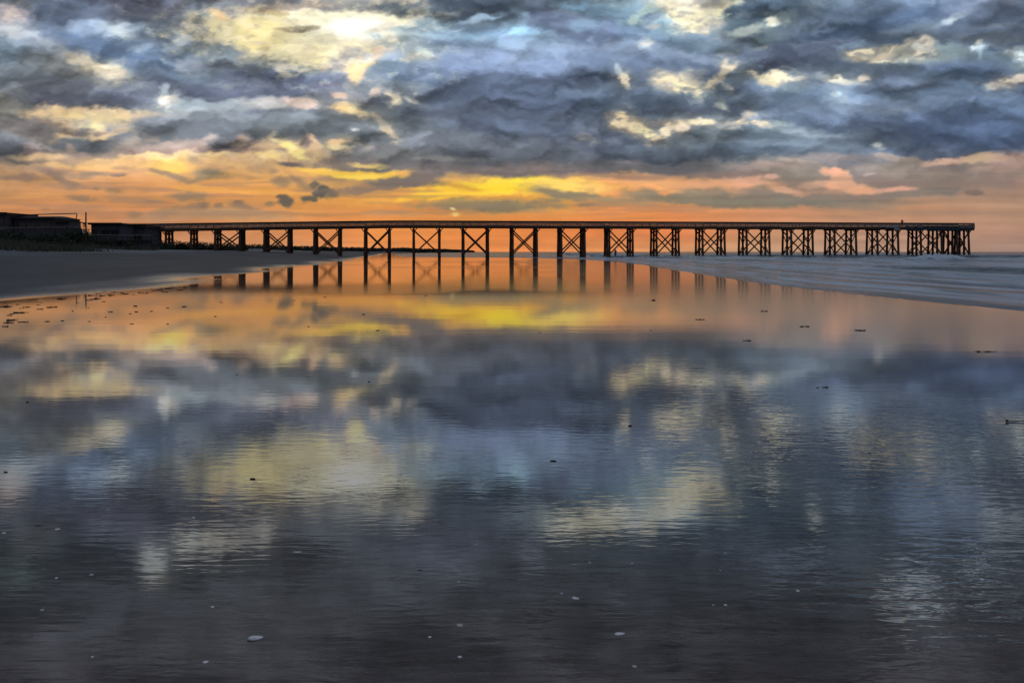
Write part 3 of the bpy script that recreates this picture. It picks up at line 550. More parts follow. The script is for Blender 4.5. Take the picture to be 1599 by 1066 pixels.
# ripples: short wavelets lying across the view, plus a slow swell of the film
mp2 = N(nt, 'ShaderNodeMapping'); mp2.inputs['Scale'].default_value = (5.0, 15.0, 1); mp2.inputs['Rotation'].default_value = (0, 0, R(14))
L(geo.outputs['Position'], mp2.inputs[0])
r1 = N(nt, 'ShaderNodeTexNoise', i_Scale=1.0, i_Detail=2.5, i_Roughness=.5, i_Distortion=.6); L(mp2.outputs[0], r1.inputs['Vector'])
mp3 = N(nt, 'ShaderNodeMapping'); mp3.inputs['Scale'].default_value = (.35, 1.6, 1); mp3.inputs['Rotation'].default_value = (0, 0, R(4))
L(geo.outputs['Position'], mp3.inputs[0])
r2 = N(nt, 'ShaderNodeTexNoise', i_Scale=1.0, i_Detail=3.0, i_Roughness=.5); L(mp3.outputs[0], r2.inputs['Vector'])
ra = N(nt, 'ShaderNodeMath', operation='MULTIPLY'); L(r1.outputs['Fac'], ra.inputs[0]); L(ar.outputs['Fac'], ra.inputs[1])
rb = N(nt, 'ShaderNodeMath', operation='MULTIPLY', i_1=0.0030); L(ra.outputs[0], rb.inputs[0])
rc = N(nt, 'ShaderNodeMath', operation='MULTIPLY_ADD', i_1=0.0010); L(r2.outputs['Fac'], rc.inputs[0]); L(rb.outputs[0], rc.inputs[2])
n3 = N(nt, 'ShaderNodeTexNoise', i_Scale=60.0, i_Detail=3.0, i_Roughness=.6); L(geo.outputs['Position'], n3.inputs['Vector'])
rd = N(nt, 'ShaderNodeMath', operation='MULTIPLY_ADD', i_1=0.00002); L(n3.outputs['Fac'], rd.inputs[0]); L(rc.outputs[0], rd.inputs[2])
anr = N(nt, 'ShaderNodeAttribute', attribute_name='near')
g1 = N(nt, 'ShaderNodeMath', operation='MULTIPLY', i_1=.00045); L(anr.outputs['Fac'], g1.inputs[0])
mp6 = N(nt, 'ShaderNodeMapping'); mp6.inputs['Scale'].default_value = (6, 26, 1); mp6.inputs['Rotation'].default_value = (0, 0, R(-10)); L(geo.outputs['Position'], mp6.inputs[0])
n6 = N(nt, 'ShaderNodeTexNoise', i_Scale=1.0, i_Detail=2.0, i_Roughness=.45, i_Distortion=.4); L(mp6.outputs[0], n6.inputs['Vector'])
g2 = N(nt, 'ShaderNodeMath', operation='MULTIPLY'); L(g1.outputs[0], g2.inputs[0]); L(n6.outputs['Fac'], g2.inputs[1])
g3 = N(nt, 'ShaderNodeMath', operation='ADD'); L(g2.outputs[0], g3.inputs[0]); L(rd.outputs[0], g3.inputs[1]); rd = g3
bp = N(nt, 'ShaderNodeBump', i_Strength=1.0, i_Distance=1.0); L(rd.outputs[0], bp.inputs['Height'])
p = N(nt, 'ShaderNodeBsdfPrincipled'); p.inputs['IOR'].default_value = 2.2
L(cm.outputs[2], p.inputs['Base Color']); L(bp.outputs[0], p.inputs['Normal'])
ro = N(nt, 'ShaderNodeMapRange', i_1=0.0, i_2=1.0, i_3=.6, i_4=.025); L(aw.outputs['Fac'], ro.inputs[0])
arg = N(nt, 'ShaderNodeAttribute', attribute_name='thin')
ro2 = N(nt, 'ShaderNodeMath', operation='MULTIPLY_ADD', i_1=.075); L(arg.outputs['Fac'], ro2.inputs[0]); L(ro.outputs[0], ro2.inputs[2])
L(ro2.outputs[0], p.inputs['Roughness'])
spm = N(nt, 'ShaderNodeMapRange', i_1=0.0, i_2=1.0, i_3=.12, i_4=.5); L(aw.outputs['Fac'], spm.inputs[0]); L(spm.outputs[0], p.inputs['Specular IOR Level'])
L(p.outputs[0], out.inputs[0])
sand = link_mesh('sand', g_me, m); tag(sand, kind='structure')

# ------------------------------------------------------------------ sea
AZs = axis([(-42,-30,.6),(-30,44,0.09),(44,62,.6)])
rs = np.concatenate([np.geomspace(9, 400, 620)[:-1], np.geomspace(400, 8900, 60)])
A, Rr = np.meshgrid(AZs, rs)
X = (Rr*np.sin(A)).ravel(); Y = (Rr*np.cos(A)).ravel()
D = X-xline(SHORE, Y) + .9*fbm(X/6+2, Y/11+5, 5, .55)*sst(200, 60, Y)
D = D*.97
Lr = np.clip(Y, 0, 1e9)
edge = sst(-.1, 1.1, D)
Zs = -.045+.075*edge + .02*sst(1, 12, D)
wig = 2.2*fbm(Lr/28+4, D/60+1, 4)+.6*fbm(Lr/6+4, D/10, 3)
def crest(d0, w, h, sg=0):
    q = (D-d0-wig*(.35+d0/26.)+sg*Lr)/w
    return h*np.exp(-np.where(q < 0, (q*2.1)**2, (q*.75)**2))
ridges = crest(3.2,.5,.05)+crest(7.0,.9,.13)+crest(11.5,1.2,.15)+crest(18,1.6,.24)+crest(27,2.2,.3)+crest(40,3.5,.3)+crest(58,4,.42)+crest(82,5,.5)+crest(112,6,.45)+crest(150,7,.4)
ridges = ridges*(.45+.9*np.clip(.5+.9*fbm(Lr/45+30, D/14, 3), 0, 1.4))
ridges = ridges*sst(.5, 4, D)*sst(190, 150, np.where(X < 20, Y+30-X, 0))
Zs = Zs+ridges
Zs = Zs + .05*sst(20, 120, D)*fbm(X/3, Y/3, 3)
bx, by = 60.0, 112.0          # a wave breaking below the pier head
brk = np.exp(-(((X-bx)/4.5)**2+((Y-by)/2.2)**2))
Zs = Zs+brk*(.75+.35*fbm(X/.9, Y/.9, 4))
Zs = np.where(Rr.ravel() > 900, Zs*.2, Zs)
s_me = grid_mesh('sea', np.stack([X, Y, Zs], -1), len(AZs), len(rs))
point_attr(s_me, 'off', D); point_attr(s_me, 'along', Y)
foam = np.clip(.70-.45*sst(25, 130, D)-.55*sst(120, 420, Rr.ravel()), 0, 1)
band = np.zeros_like(D)  # stripes of thinner foam stand in for wave faces mirroring dark sky
for d0, w_, h_ in ((1.9,.30,.5),(4.4,.45,1.0),(6.2,.5,.6),(9.0,.9,1.1),(13.5,1.0,.7),(19,1.8,1.1),(29,2.4,.9),(43,3.5,1.1),(62,5,.9),(88,8,1.2),(120,9,.9)):
    q = D-d0-wig*(.25+d0/26.)
    am = np.clip(.8+1.3*fbm(Lr/38+d0, D/9, 3), 0, 1.4)
    band += h_*np.exp(-(q/w_)**2)*am - .32*h_*np.exp(-((q-1.9*w_)/(.8*w_))**2)*am
foam = foam-1.15*np.clip(band, -.5, 1.2)
foam = foam+.8*sst(.2, .42, ridges)*sst(30, 60, D)*sst(-.1, .3, fbm(Lr/20+7, D/8, 3))
foam = np.maximum(foam, brk*2.4)
foam = foam*sst(.45, 1.5, D)*np.where(X < 4, .35, 1)
point_attr(s_me, 'foam', np.clip(foam, 0, 1.6))
m, nt, out = nodes_of('sea_water'); L = nt.links.new
ao = N(nt, 'ShaderNodeAttribute', attribute_name='off'); al = N(nt, 'ShaderNodeAttribute', attribute_name='along'); af = N(nt, 'ShaderNodeAttribute', attribute_name='foam')
cx = N(nt, 'ShaderNodeCombineXYZ'); L(al.outputs['Fac'], cx.inputs[0]); L(ao.outputs['Fac'], cx.inputs[1])
mp = N(nt, 'ShaderNodeMapping'); mp.inputs['Scale'].default_value = (.10, .8, 1); L(cx.outputs[0], mp.inputs[0])
f1 = N(nt, 'ShaderNodeTexNoise', i_Scale=1.0, i_Detail=6.0, i_Roughness=.6, i_Distortion=.8); L(mp.outputs[0], f1.inputs['Vector'])
fa = N(nt, 'ShaderNodeMapRange', i_1=.35, i_2=.68, i_3=-.65, i_4=.55); L(f1.outputs['Fac'], fa.inputs[0])
fs = N(nt, 'ShaderNodeMath', operation='ADD', use_clamp=True); L(af.outputs['Fac'], fs.inputs[0]); L(fa.outputs[0], fs.inputs[1])
geo = N(nt, 'ShaderNodeNewGeometry')
n1 = N(nt, 'ShaderNodeTexNoise', i_Scale=1.3, i_Detail=5.0, i_Roughness=.6); L(geo.outputs['Position'], n1.inputs['Vector'])
bp = N(nt, 'ShaderNodeBump', i_Strength=1.0, i_Distance=.06); L(n1.outputs['Fac'], bp.inputs['Height'])
water = N(nt, 'ShaderNodeBsdfPrincipled', i_Roughness=.22, i_IOR=1.33); water.inputs['Base Color'].default_value = (.03,.05,.058,1); water.inputs['Specular IOR Level'].default_value = .22; L(bp.outputs[0], water.inputs['Normal'])
fo = N(nt, 'ShaderNodeBsdfPrincipled', i_Roughness=.7); fo.inputs['Base Color'].default_value = (.62,.70,.74,1); fo.inputs['Specular IOR Level'].default_value = .2
L(bp.outputs[0], fo.inputs['Normal'])
mx = N(nt, 'ShaderNodeMixShader'); fsc = N(nt, 'ShaderNodeMath', operation='MULTIPLY', i_1=.82); L(fs.outputs[0], fsc.inputs[0])
L(fsc.outputs[0], mx.inputs[0]); L(water.outputs[0], mx.inputs[1]); L(fo.outputs[0], mx.inputs[2]); L(mx.outputs[0], out.inputs[0])
sea = link_mesh('sea', s_me, m); tag(sea, kind='structure')

# ------------------------------------------------------------------ pier
PM = .11                                            # its line recedes a little to the right
def pier_xy(px):                                    # where the line of sight px (chart units) meets the pier axis
    k = (px-799.5)/F; y = 183.63/(1-PM*k); return k*y, y
PD = Vector((1, PM, 0)).normalized(); PN = Vector((-PM, 1, 0)).normalized()
def rail_z(px): return 8.28-0.95*np.interp(px, [230, 620], [1, 0])-.05*np.interp(px,[1000,1520],[0,1])
BENTS = [264,303,340,378,416,453,493,531,571,608,646,686,723,761,799,836,874,910,948,984,1021,1055,1092,1126,1160,1195,1229,1262,1296,1329,1362,1394,1428,1460,1484,1502]
BRACED = {(340,378),(416,453),(493,531),(571,608),(646,686),(723,761),(799,836),(874,910),(948,984),(1021,1055),(1092,1126),(1160,1195),(1229,1262),(1296,1329),(1362,1394),(1428,1460),(1484,1502)}
rnd = random.Random(4)
px0, py0 = pier_xy(646)
pier = empty('fishing_pier', (px0, py0, 0))
tag(pier, 'long dark timber fishing pier on cross-braced piles running out over the sea', 'pier')
po = Vector((px0, py0, 0))
def sect(px, t=0, z=0):
    x, y = pier_xy(px); return Vector((x, y, z))+PN*t-po
HW = 2.9
stations = [186, 212, 240]+BENTS[:-1]+[1509]
stations = sorted(set(stations))
deck = MB(); strg = MB(); fas = MB()
for a, b in zip(stations[:-1], stations[1:]):
    za, zb = rail_z(a), rail_z(b); w = HW if a < 1412 else 3.0
    for k in range(3):
        fa_, fb_ = k/3, (k+1)/3
        A0 = sect(a, 0, 0).lerp(sect(b, 0, 0), fa_); B0 = sect(a, 0, 0).lerp(sect(b, 0, 0), fb_-.004)
        z0 = za+(zb-za)*fa_-1.12; z1 = za+(zb-za)*fb_-1.12
        deck.beam(A0+Vector((0,0,z0)), B0+Vector((0,0,z1)), 2*w, .09)
    for t in (-w+.15, -w*.4, w*.4, w-.15):
        fas.beam(sect(a, t, za-1.12-.26), sect(b, t, zb-1.12-.26), .14, .40)
deck.build('deck', M_WOOD, pier); fas.build('stringers', M_WOOD, pier)
# railings, near and far side
for side in (-1, 1):
    ra_ = MB(); cap = MB()
    for a, b in zip(stations[:-1], stations[1:]):
        za, zb = rail_z(a), rail_z(b); w = (HW if a < 1412 else 3.0)-.08
        t = side*w
        cap.beam(sect(a, t, za-.02), sect(b, t, zb-.02), .30, .07)
        cap.beam(sect(a, t+side*.06, za-.15), sect(b, t+side*.06, zb-.15), .05, .17)
        for q, hh in ((.34,.17),(.54,.17),(.74,.17),(.94,.17)):
            ra_.beam(sect(a, t, za-q+rnd.uniform(-.01,.01)), sect(b, t, zb-q+rnd.uniform(-.01,.01)), .045, hh)
        for k in range(3):
            P_ = sect(a, t+side*.07, 0).lerp(sect(b, t+side*.07, 0), k/3)
            z_ = za+(zb-za)*k/3
            ra_.beam(P_+Vector((0,0,z_-1.3)), P_+Vector((0,0,z_-.07)), .11, .11, (0,1,0))
    r = ra_.build('railing', M_RAIL, pier); cap.build('rail_cap', M_RAILTOP, r)
# closed boards round the head of the pier
bd = MB()
for k, px in enumerate(np.linspace(1402, 1505, 27)):
    pw = 4.0
    bd.beam(sect(px, -3.02, 6.95), sect(px+pw-.35, -3.02, 6.95), .04, 1.0+rnd.uniform(-.03,.03))
for k in range(10):
    t = -2.9+.59*k
    bd.beam(sect(1509.5, t, 7.4)+PD*.05, sect(1509.5, t+.53, 7.4)+PD*.05, .05, .9)
bd.build('platform_boards', M_PANEL, pier)
# bents: cap beam, three piles, cross braces
def pile(parent, px, t, batter, dxy=0):
    z1 = rail_z(px)-1.12-.46-.3
    top = sect(px, t, z1)+PD*dxy
    bot_t = t+batter
    X_, Y_ = pier_xy(px); gp = Vector((X_, Y_, 0))+PN*bot_t
    zg = float(land_z(np.array([gp.x]), np.array([gp.y]))[0])-.8
    bot = sect(px, bot_t, zg)+PD*(dxy+rnd.uniform(-.05,.05))
    mb = MB(); mb.tube(bot, top, .285, .25, 10, 3, .02, rnd)
    return mb.build('pile', M_PILE, parent, True)
def brace(mb, a, b): mb.beam(a, b, .07, .2, PN)
for i, px in enumerate(BENTS):
    rz = rail_z(px); zc = rz-1.12-.46-.15
    w = 2.7
    mb = MB(); mb.beam(sect(px, -w-.15, zc), sect(px, w+.15, zc), .34, .30)
    # transverse X between the outer piles
    x_, y_ = pier_xy(px); zg = float(land_z(np.array([x_]), np.array([y_]))[0]); zg = max(zg, 0)
    bent = mb.build('bent', M_WOOD, pier)
    T = (-2.15, 0, 2.15) if px < 1412 else (-2.4, -.8, .8, 2.4)
    for j, t in enumerate(T):
        bat = -.45 if j == 0 else (.45 if j == len(T)-1 else 0)
        pile(bent, px, t, bat)
    zt = zc-.35; zl = zg+.9
    if zt-zl > 1.6:
        xb = MB()
        d_ = PD*.27
        xb.beam(sect(px, T[0], zt)+d_, sect(px, T[-1]+.35, zl)+d_, .26, .08, PD)
        xb.beam(sect(px, T[-1], zt)-d_, sect(px, T[0]-.35, zl)-d_, .26, .08, PD)
        xb.build('cross_brace', M_PILE, bent)
    # knee braces under the cap
    for sgn in (-1, 1):
        kb = MB(); kb.beam(sect(px, T[0], zc-.85)+PD*sgn*.1, sect(px, T[0], zc+.12)+PD*sgn*.8, .2, .12, PN)
        kb.build('knee_brace', M_PILE, bent)
for a, b in BRACED:
    za, zb = rail_z(a)-1.12-.46-.55, rail_z(b)-1.12-.46-.55
    xa, ya = pier_xy(a); xb_, yb_ = pier_xy(b)
    ga = max(float(land_z(np.array([xa]), np.array([ya]))[0]), 0); gb = max(float(land_z(np.array([xb_]), np.array([yb_]))[0]), 0)
    for t in (-2.47, 2.05):
        mb = MB()
        mb.beam(sect(a, t-.035, za), sect(b, t-.035, max(gb+.1, .75)), .30, .08, PN)
        mb.beam(sect(a, t+.035, max(ga+.1, .75)), sect(b, t+.035, zb), .30, .08, PN)
        mb.build('longitudinal_brace', M_PILE, pier)

# notice boards and benches on the pier head (pale patches along the railing)
def panel(px, w, z, h, name, label, cat, t=-3.1, mat=None, group=None):
    x, y = pier_xy(px); o_ = Vector((x, y, 0))+PN*t
    root = empty(name, (o_.x, o_.y, z), math.atan2(PD.y, PD.x))
    tag(root, label, cat, group)
    b = MB(); b.box((-w/2,-.03,-h/2),(w/2,.03,h/2)); b.build('board', mat or M_WHITE, root)
    f = MB()
    for xx in (-w/2-.03, w/2+.03): f.box((xx-.03,-.045,-h/2-.04),(xx+.03,.045,h/2+.04))
    f.box((-w/2,-.045,h/2+.005),(w/2,.045,h/2+.045)); f.box((-w/2,-.045,-h/2-.045),(w/2,.045,-h/2-.005))
    f.build('frame', M_RAIL, root)
panel(1385, 2.2, 7.35, .5, 'sign_board', 'pale sign board on the pier rail, larger one left of the dark pier head', 'sign', -3.02)
panel(1389, 1.5, 6.75, .38, 'sign_board', 'low pale board hanging below the larger sign board on the pier', 'sign', -3.08)
panel(1369, 1.2, 7.4, .3, 'sign_board', 'small pale board on the rail just left of the two sign boards', 'sign', -3.02)
panel(1412, 1.3, 7.3, .42, 'sign_board', 'greyish panel near the landward end of the dark pier head', 'sign', -3.1, M_PALEWOOD)
panel(1424, 1.1, 7.35, .5, 'sign_board', 'taller greyish panel beside another near the start of the pier head', 'sign', -3.1, M_PALEWOOD)
panel(1502, 2.2, 7.3, .45, 'sign_board', 'greyish panel at the very tip of the pier head', 'sign', -3.1, M_PALEWOOD)
panel(1490, 1.3, 7.25, .36, 'sign_board', 'small greyish panel second from the tip of the pier', 'sign', -3.1, M_PALEWOOD)

# ------------------------------------------------------------------ people
def skin_body(name, joints, edges, mat, parent=None, levels=2):
    """one continuous surface grown round a skeleton: joints = [(x,y,z,r)]"""
    me = bpy.data.meshes.new(name); me.from_pydata([j[:3] for j in joints], edges, []); me.update()
    o = bpy.data.objects.new(name, me); COL.objects.link(o)
    md = o.modifiers.new('Skin', 'SKIN'); md.use_smooth_shade = True
    sv = me.skin_vertices[0].data if me.skin_vertices else None
    if sv is None:
        bpy.context.view_layer.objects.active = o
        me.skin_vertices  # created by the modifier
        sv = me.skin_vertices[0].data
    for k, j in enumerate(joints):
        r = j[3]; sv[k].radius = (r, r) if not isinstance(r, tuple) else r
    sv[0].use_root = True
    ms = o.modifiers.new('Sub', 'SUBSURF'); ms.levels = levels; ms.render_levels = levels
    dg = bpy.context.evaluated_depsgraph_get(); ev = o.evaluated_get(dg)
    nm = bpy.data.meshes.new_from_object(ev); nm.name = name
    bpy.data.objects.remove(o)
    nm.materials.clear()
    return link_mesh(name, nm, mat, parent, True)
def person(loc, rz, label, pose='stand', top=None, low=None, h=1.75):
    s = h/1.75
    root = empty('person', loc, rz); tag(root, label, 'person')
    if pose == 'stand': armL = [(-.23,0,1.42,.052),(-.29,-.03,1.14,.042),(-.27,-.10,.90,.03)]; armR = [(.23,0,1.42,.052),(.30,.02,1.14,.042),(.29,-.06,.90,.03)]
    else: armL = [(-.22,0,1.42,.052),(-.30,-.16,1.20,.042),(-.16,-.40,1.16,.03)]; armR = [(.22,0,1.42,.052),(.30,-.15,1.20,.042),(.14,-.42,1.18,.03)]
    J = [(0,0,.96,.135),(0,0,1.14,.115),(0,.01,1.32,.14),(0,.01,1.44,.10),(0,0,1.52,.052),(0,-.01,1.60,.085),(0,-.01,1.68,.092),(0,0,1.735,.05),
         (-.10,0,.88,.09),(-.11,-.02,.50,.06),(-.12,.03,.09,.038),(-.13,-.12,.04,.035),
         (.10,0,.88,.09),(.13,.03,.50,.06),(.15,.10,.09,.038),(.16,-.05,.04,.035)]
    E_ = [(0,1),(1,2),(2,3),(3,4),(4,5),(5,6),(6,7),(0,8),(8,9),(9,10),(10,11),(0,12),(12,13),(13,14),(14,15)]
    for arm in (armL, armR):
        b = len(J); J += arm; E_ += [(3,b),(b,b+1),(b+1,b+2)]
        hx, hy, hz, _ = arm[2]; px_, py_, pz_, _ = arm[1]
        d = Vector((hx-px_, hy-py_, hz-pz_)).normalized()
        palm = Vector((hx,hy,hz))+d*.07
        J.append((palm.x, palm.y, palm.z, (.038,.018))); E_.append((b+2, b+3))
        side = d.cross(Vector((0,0,1))); side = side.normalized() if side.length > .1 else Vector((1,0,0))
        for k in range(4):
            q = palm+side*(k-1.5)*.019+d*.03; q2 = q+d*(.045-.004*abs(k-1.2))+Vector((0,-.012,-.008))
            c = len(J); J.append((q.x,q.y,q.z,.0085)); J.append((q2.x,q2.y,q2.z,.007)); E_ += [(b+3,c),(c,c+1)]
        q = palm+side*.035-d*.02; q2 = q+side*.012+d*.035
        c = len(J); J.append((q.x,q.y,q.z,.010)); J.append((q2.x,q2.y,q2.z,.008)); E_ += [(b+3,c),(c,c+1)]
    J = [(x*s, y*s, z*s, (tuple(v*s for v in r) if isinstance(r, tuple) else r*s)) for x, y, z, r in J]
    body = skin_body('body', J, E_, M_SKIN, root, 1)
    # face
    fm = MB()
    for sx in (-1, 1): fm.tube((sx*.032*s,-.095*s,1.665*s),(sx*.032*s,-.083*s,1.665*s),.010*s,.012*s,8)
    fm.tube((0,-.118*s,1.635*s),(0,-.085*s,1.665*s),.012*s,.008*s,8)
    fm.box((-.024*s,-.098*s,1.60*s),(.024*s,-.088*s,1.607*s))
    fm.build('face', M_HAIR, root)
    # hair, shirt and trousers
    def loft(rings, name, mat, n=14):
        mb = MB()
        for (x, y, z, a, b_) in rings:
            for i in range(n):
                q = 2*math.pi*i/n; mb.v.append(((x+a*math.cos(q))*s, (y+b_*math.sin(q))*s, z*s))
        for k in range(len(rings)-1):
            for i in range(n):
                j = (i+1) % n; mb.f.append((k*n+i, k*n+j, (k+1)*n+j, (k+1)*n+i))
        return mb.build(name, mat, root, True)
    loft([(0,.03,1.60,.078,.07),(0,.022,1.67,.103,.095),(0,.012,1.73,.092,.088),(0,.01,1.775,.05,.05),(0,.01,1.785,.005,.005)], 'hair', M_HAIR)
    loft([(0,0,.90,.185,.135),(0,0,1.10,.165,.125),(0,.01,1.30,.195,.145),(0,.01,1.42,.20,.12),(0,0,1.49,.08,.075)], 'shirt', top or M_BLUE)
    mb = MB()
    mb.tube((-.10*s,0,.95*s),(-.115*s,-.02*s,.45*s),.115*s,.085*s,12); mb.tube((.10*s,0,.95*s),(.13*s,.035*s,.45*s),.115*s,.085*s,12)
    mb.build('trousers', low or M_NAVY, root, True)
    for arm, nm_ in ((armL,'sleeve'),(armR,'sleeve')):
        mb = MB(); mb.tube(Vector(arm[0][:3])*s, Vector(arm[0][:3]).lerp(Vector(arm[1][:3]), .8)*s, .072*s, .06*s, 10); mb.build('sleeve', top or M_BLUE, root, True)
    return root
x, y = (961-799.5)/F*168, 168.0
person((x, y, .03), R(25), 'person in blue standing in the shallow surf under the pier', 'stand', M_BLUE, M_BLUE, 1.85)
x, y = pier_xy(1400); q = Vector((x, y, 0))+PN*(-2.3)
zd = rail_z(1400)-1.12+.05
person((q.x, q.y, zd), R(-10), 'person in brown leaning at the rail on the pier head, head above the railing', 'lean', M_BROWN, M_NAVY, 1.9)

# ------------------------------------------------------------------ shore buildings behind the dune, left
def pt(px, yy, dist):            # chart position and distance -> place
    return Vector(((px-799.5)/F*dist, dist, EYE+(393-yy)/F*dist))
def gz(x, y): return float(land_z(np.array([float(x)]), np.array([float(y)]))[0])
def house(name, label, cat, px0, px1, ytop, yeave, dist, depth, roofk='flat', wins=(), wallm=None, base=None, over=.4):
    a = pt(px0, ytop, dist); b = pt(px1, ytop, dist); e = pt(px0, yeave, dist).z
    x0, x1, zt = a.x, b.x, a.z; cx = (x0+x1)/2
    zb = base if base is not None else min(gz(x0, dist), gz(x1, dist), gz(cx, dist+depth))-.3
    root = empty(name, (cx, dist, zb)); tag(root, label, cat)
    W2 = (x1-x0)/2; H = e-zb; HT = zt-zb
    w = MB(); w.box((-W2+over,0,0),(W2-over,depth,H))
    # boards: thin battens proud of the wall
    k = -W2+over+.6
    while k < W2-over-.3: w.box((k-.03,-.025,.02),(k+.03,-.002,H-.02)); k += 1.1
    wall = w.build('wall', wallm or M_WALL, root)
    r = MB()
    if roofk == 'flat':
        r.box((-W2,-.5,H+.003),(W2,depth+.5,HT)); r.box((-W2-.08,-.6,HT-.16),(W2+.08,-.503,HT+.06))
    elif roofk == 'hip':
        i = min(W2*.28, 2.5)
        r.quadbox([(-W2,-.5,H+.003),(W2,-.5,H+.003),(W2,depth+.5,H+.003),(-W2,depth+.5,H+.003),(-W2+i,depth*.4,HT),(W2-i,depth*.4,HT),(W2-i,depth*.6,HT),(-W2+i,depth*.6,HT)])
        r.box((-W2-.05,-.56,H-.15),(W2+.05,-.5,H+.1))
    r.build('roof', M_ROOF, root)
    for (u, z, ww, hh) in wins:
        f = MB(); X_ = -W2+u*2*W2
        for aa, bb in (((X_-ww/2-.07,-.07,z-.07),(X_-ww/2,-.004,z+hh+.07)),((X_+ww/2,-.07,z-.07),(X_+ww/2+.07,-.004,z+hh+.07)),((X_-ww/2,-.07,z-.07),(X_+ww/2,-.004,z)),((X_-ww/2,-.07,z+hh),(X_+ww/2,-.004,z+hh+.07)),((X_-.025,-.06,z),(X_+.025,-.03,z+hh))): f.box(aa, bb)
        fo_ = f.build('window', M_DARKWOOD, root)
        g = MB(); g.box((X_-ww/2,-.028,z),(X_+ww/2,-.003,z+hh)); g.build('pane', M_GLASS, fo_)
    d = MB(); dx = W2*.55; d.box((dx-.45,-.05,.05),(dx+.45,-.003,min(2.15,H-.2))); do = d.build('door', M_DARKWOOD, root)
    hd = MB(); hd.box((dx+.33,-.09,1.02),(dx+.39,-.051,1.08)); hd.build('handle', M_PALEWOOD, do)
    return root
house('beach_house','tall dark beach house with flat roof at the left edge, behind the terrace','house',-75,12.5,332,335.5,150,9,'flat',[(.62,3.8,1.3,1.1),(.85,3.8,1.3,1.1),(.62,1.2,1.3,1.2),(.85,1.2,.9,1.2)])
house('beach_house','wide low beach house with hipped roof, right of the tall flat roofed house','house',19,88,336.5,340.5,152,9,'hip',[(.2,3.4,1.4,1.0),(.42,3.4,1.4,1.0),(.75,3.4,2.0,1.0)])
house('lean_to','small box-like shed adjoining the right end of the wide beach house','shed',86,109,345,347,150,4,'flat',[(.4,3.0,.8,.7)],over=.1)
house('beach_pavilion','long low flat roofed building right of the tall post','building',139,191,348.3,351,160,9,'flat',[(.2,2.6,1.6,1.0),(.5,2.6,1.6,1.0),(.78,2.6,1.6,1.0)])
house('beach_pavilion','low dark building where the pier meets the shore','building',190,229,351.5,355,166,8,'flat',[(.3,2.0,1.5,1.0),(.65,2.0,1.5,1.0)])
# walled terrace in front of the houses
ya, dist = 355.5, 143.0
a = pt(-70, 357.5, dist); b = pt(120, 354, dist)
root = empty('terrace', ((a.x+b.x)/2, dist, gz((a.x+b.x)/2, dist)-.3)); tag(root, 'dark raised timber terrace with a pale handrail below the beach houses', 'terrace')
o_ = root.location
w = MB(); x0 = a.x-o_.x; x1 = b.x-o_.x
w.box((x0,0,0),(x1,5.5,a.z-o_.z-1.15)); w.build('platform', M_DARKWOOD, root)
hr = MB(); hr.beam((x0,0.05,a.z-o_.z),(x1,0.05,b.z-o_.z),.12,.14); hr.build('handrail', M_PALEWOOD, root)
ps = MB(); k = x0+.1
while k < x1: ps.box((k-.05,.03,a.z-o_.z-1.15),(k+.05,.12,a.z-o_.z-.06)); k += 1.5
for q in (.35,.7): ps.beam((x0,.08,a.z-o_.z-q),(x1,.08,b.z-o_.z-q),.03,.1)
ps.build('balusters', M_DARKWOOD, root)
# slanting awning frame
A1 = pt(10, 336.5, 146); B1 = pt(120, 333.2, 146)
root = empty('awning_frame', (B1.x, 146, a.z-1.15)); tag(root, 'open awning frame, one long beam on a slanted post over the terrace', 'frame'); o_ = root.location
mb = MB(); mb.beam(A1-o_, B1-o_, .14, .16); mb.build('beam', M_RAILTOP, root)
C1 = pt(117.3, 353, 146); mb = MB(); mb.beam(C1-o_, B1-o_-Vector((0,0,.1)), .12, .12, (0,1,0)); mb.build('post', M_RAILTOP, root)
C2 = pt(14, 353, 146); A2 = pt(14, 336.6, 146); mb = MB(); mb.beam(C2-o_, A2-o_, .12, .12, (0,1,0)); mb.build('post', M_RAILTOP, root)
# tall post with a lamp box
T_ = pt(134, 331.3, 128); gx_ = T_.x; gz_ = gz(gx_, 128)
root = empty('tall_post', (gx_, 128, gz_-.2)); tag(root, 'tall slim brown timber post standing alone on the sand before the buildings', 'post')
mb = MB(); mb.tube((0,0,0),(0,0,T_.z-gz_+.2),.14,.10,10,4,.01,rnd); mb.build('pole', M_RAILTOP, root, True)
mb = MB(); mb.box((-.45,-.12,2.7),(-.15,.1,3.1)); mb.build('notice', M_WHITE, root)
mb = MB(); mb.box((-.42,-.14,4.1),(-.16,.1,4.45)); mb.build('notice', M_PALEWOOD, root)
mb = MB(); mb.box((-.5,-.1,0),(-.38,.02,2.0)); mb.box((.3,-.1,0),(.42,.02,1.2)); mb.build('stake', M_RAILTOP, root)
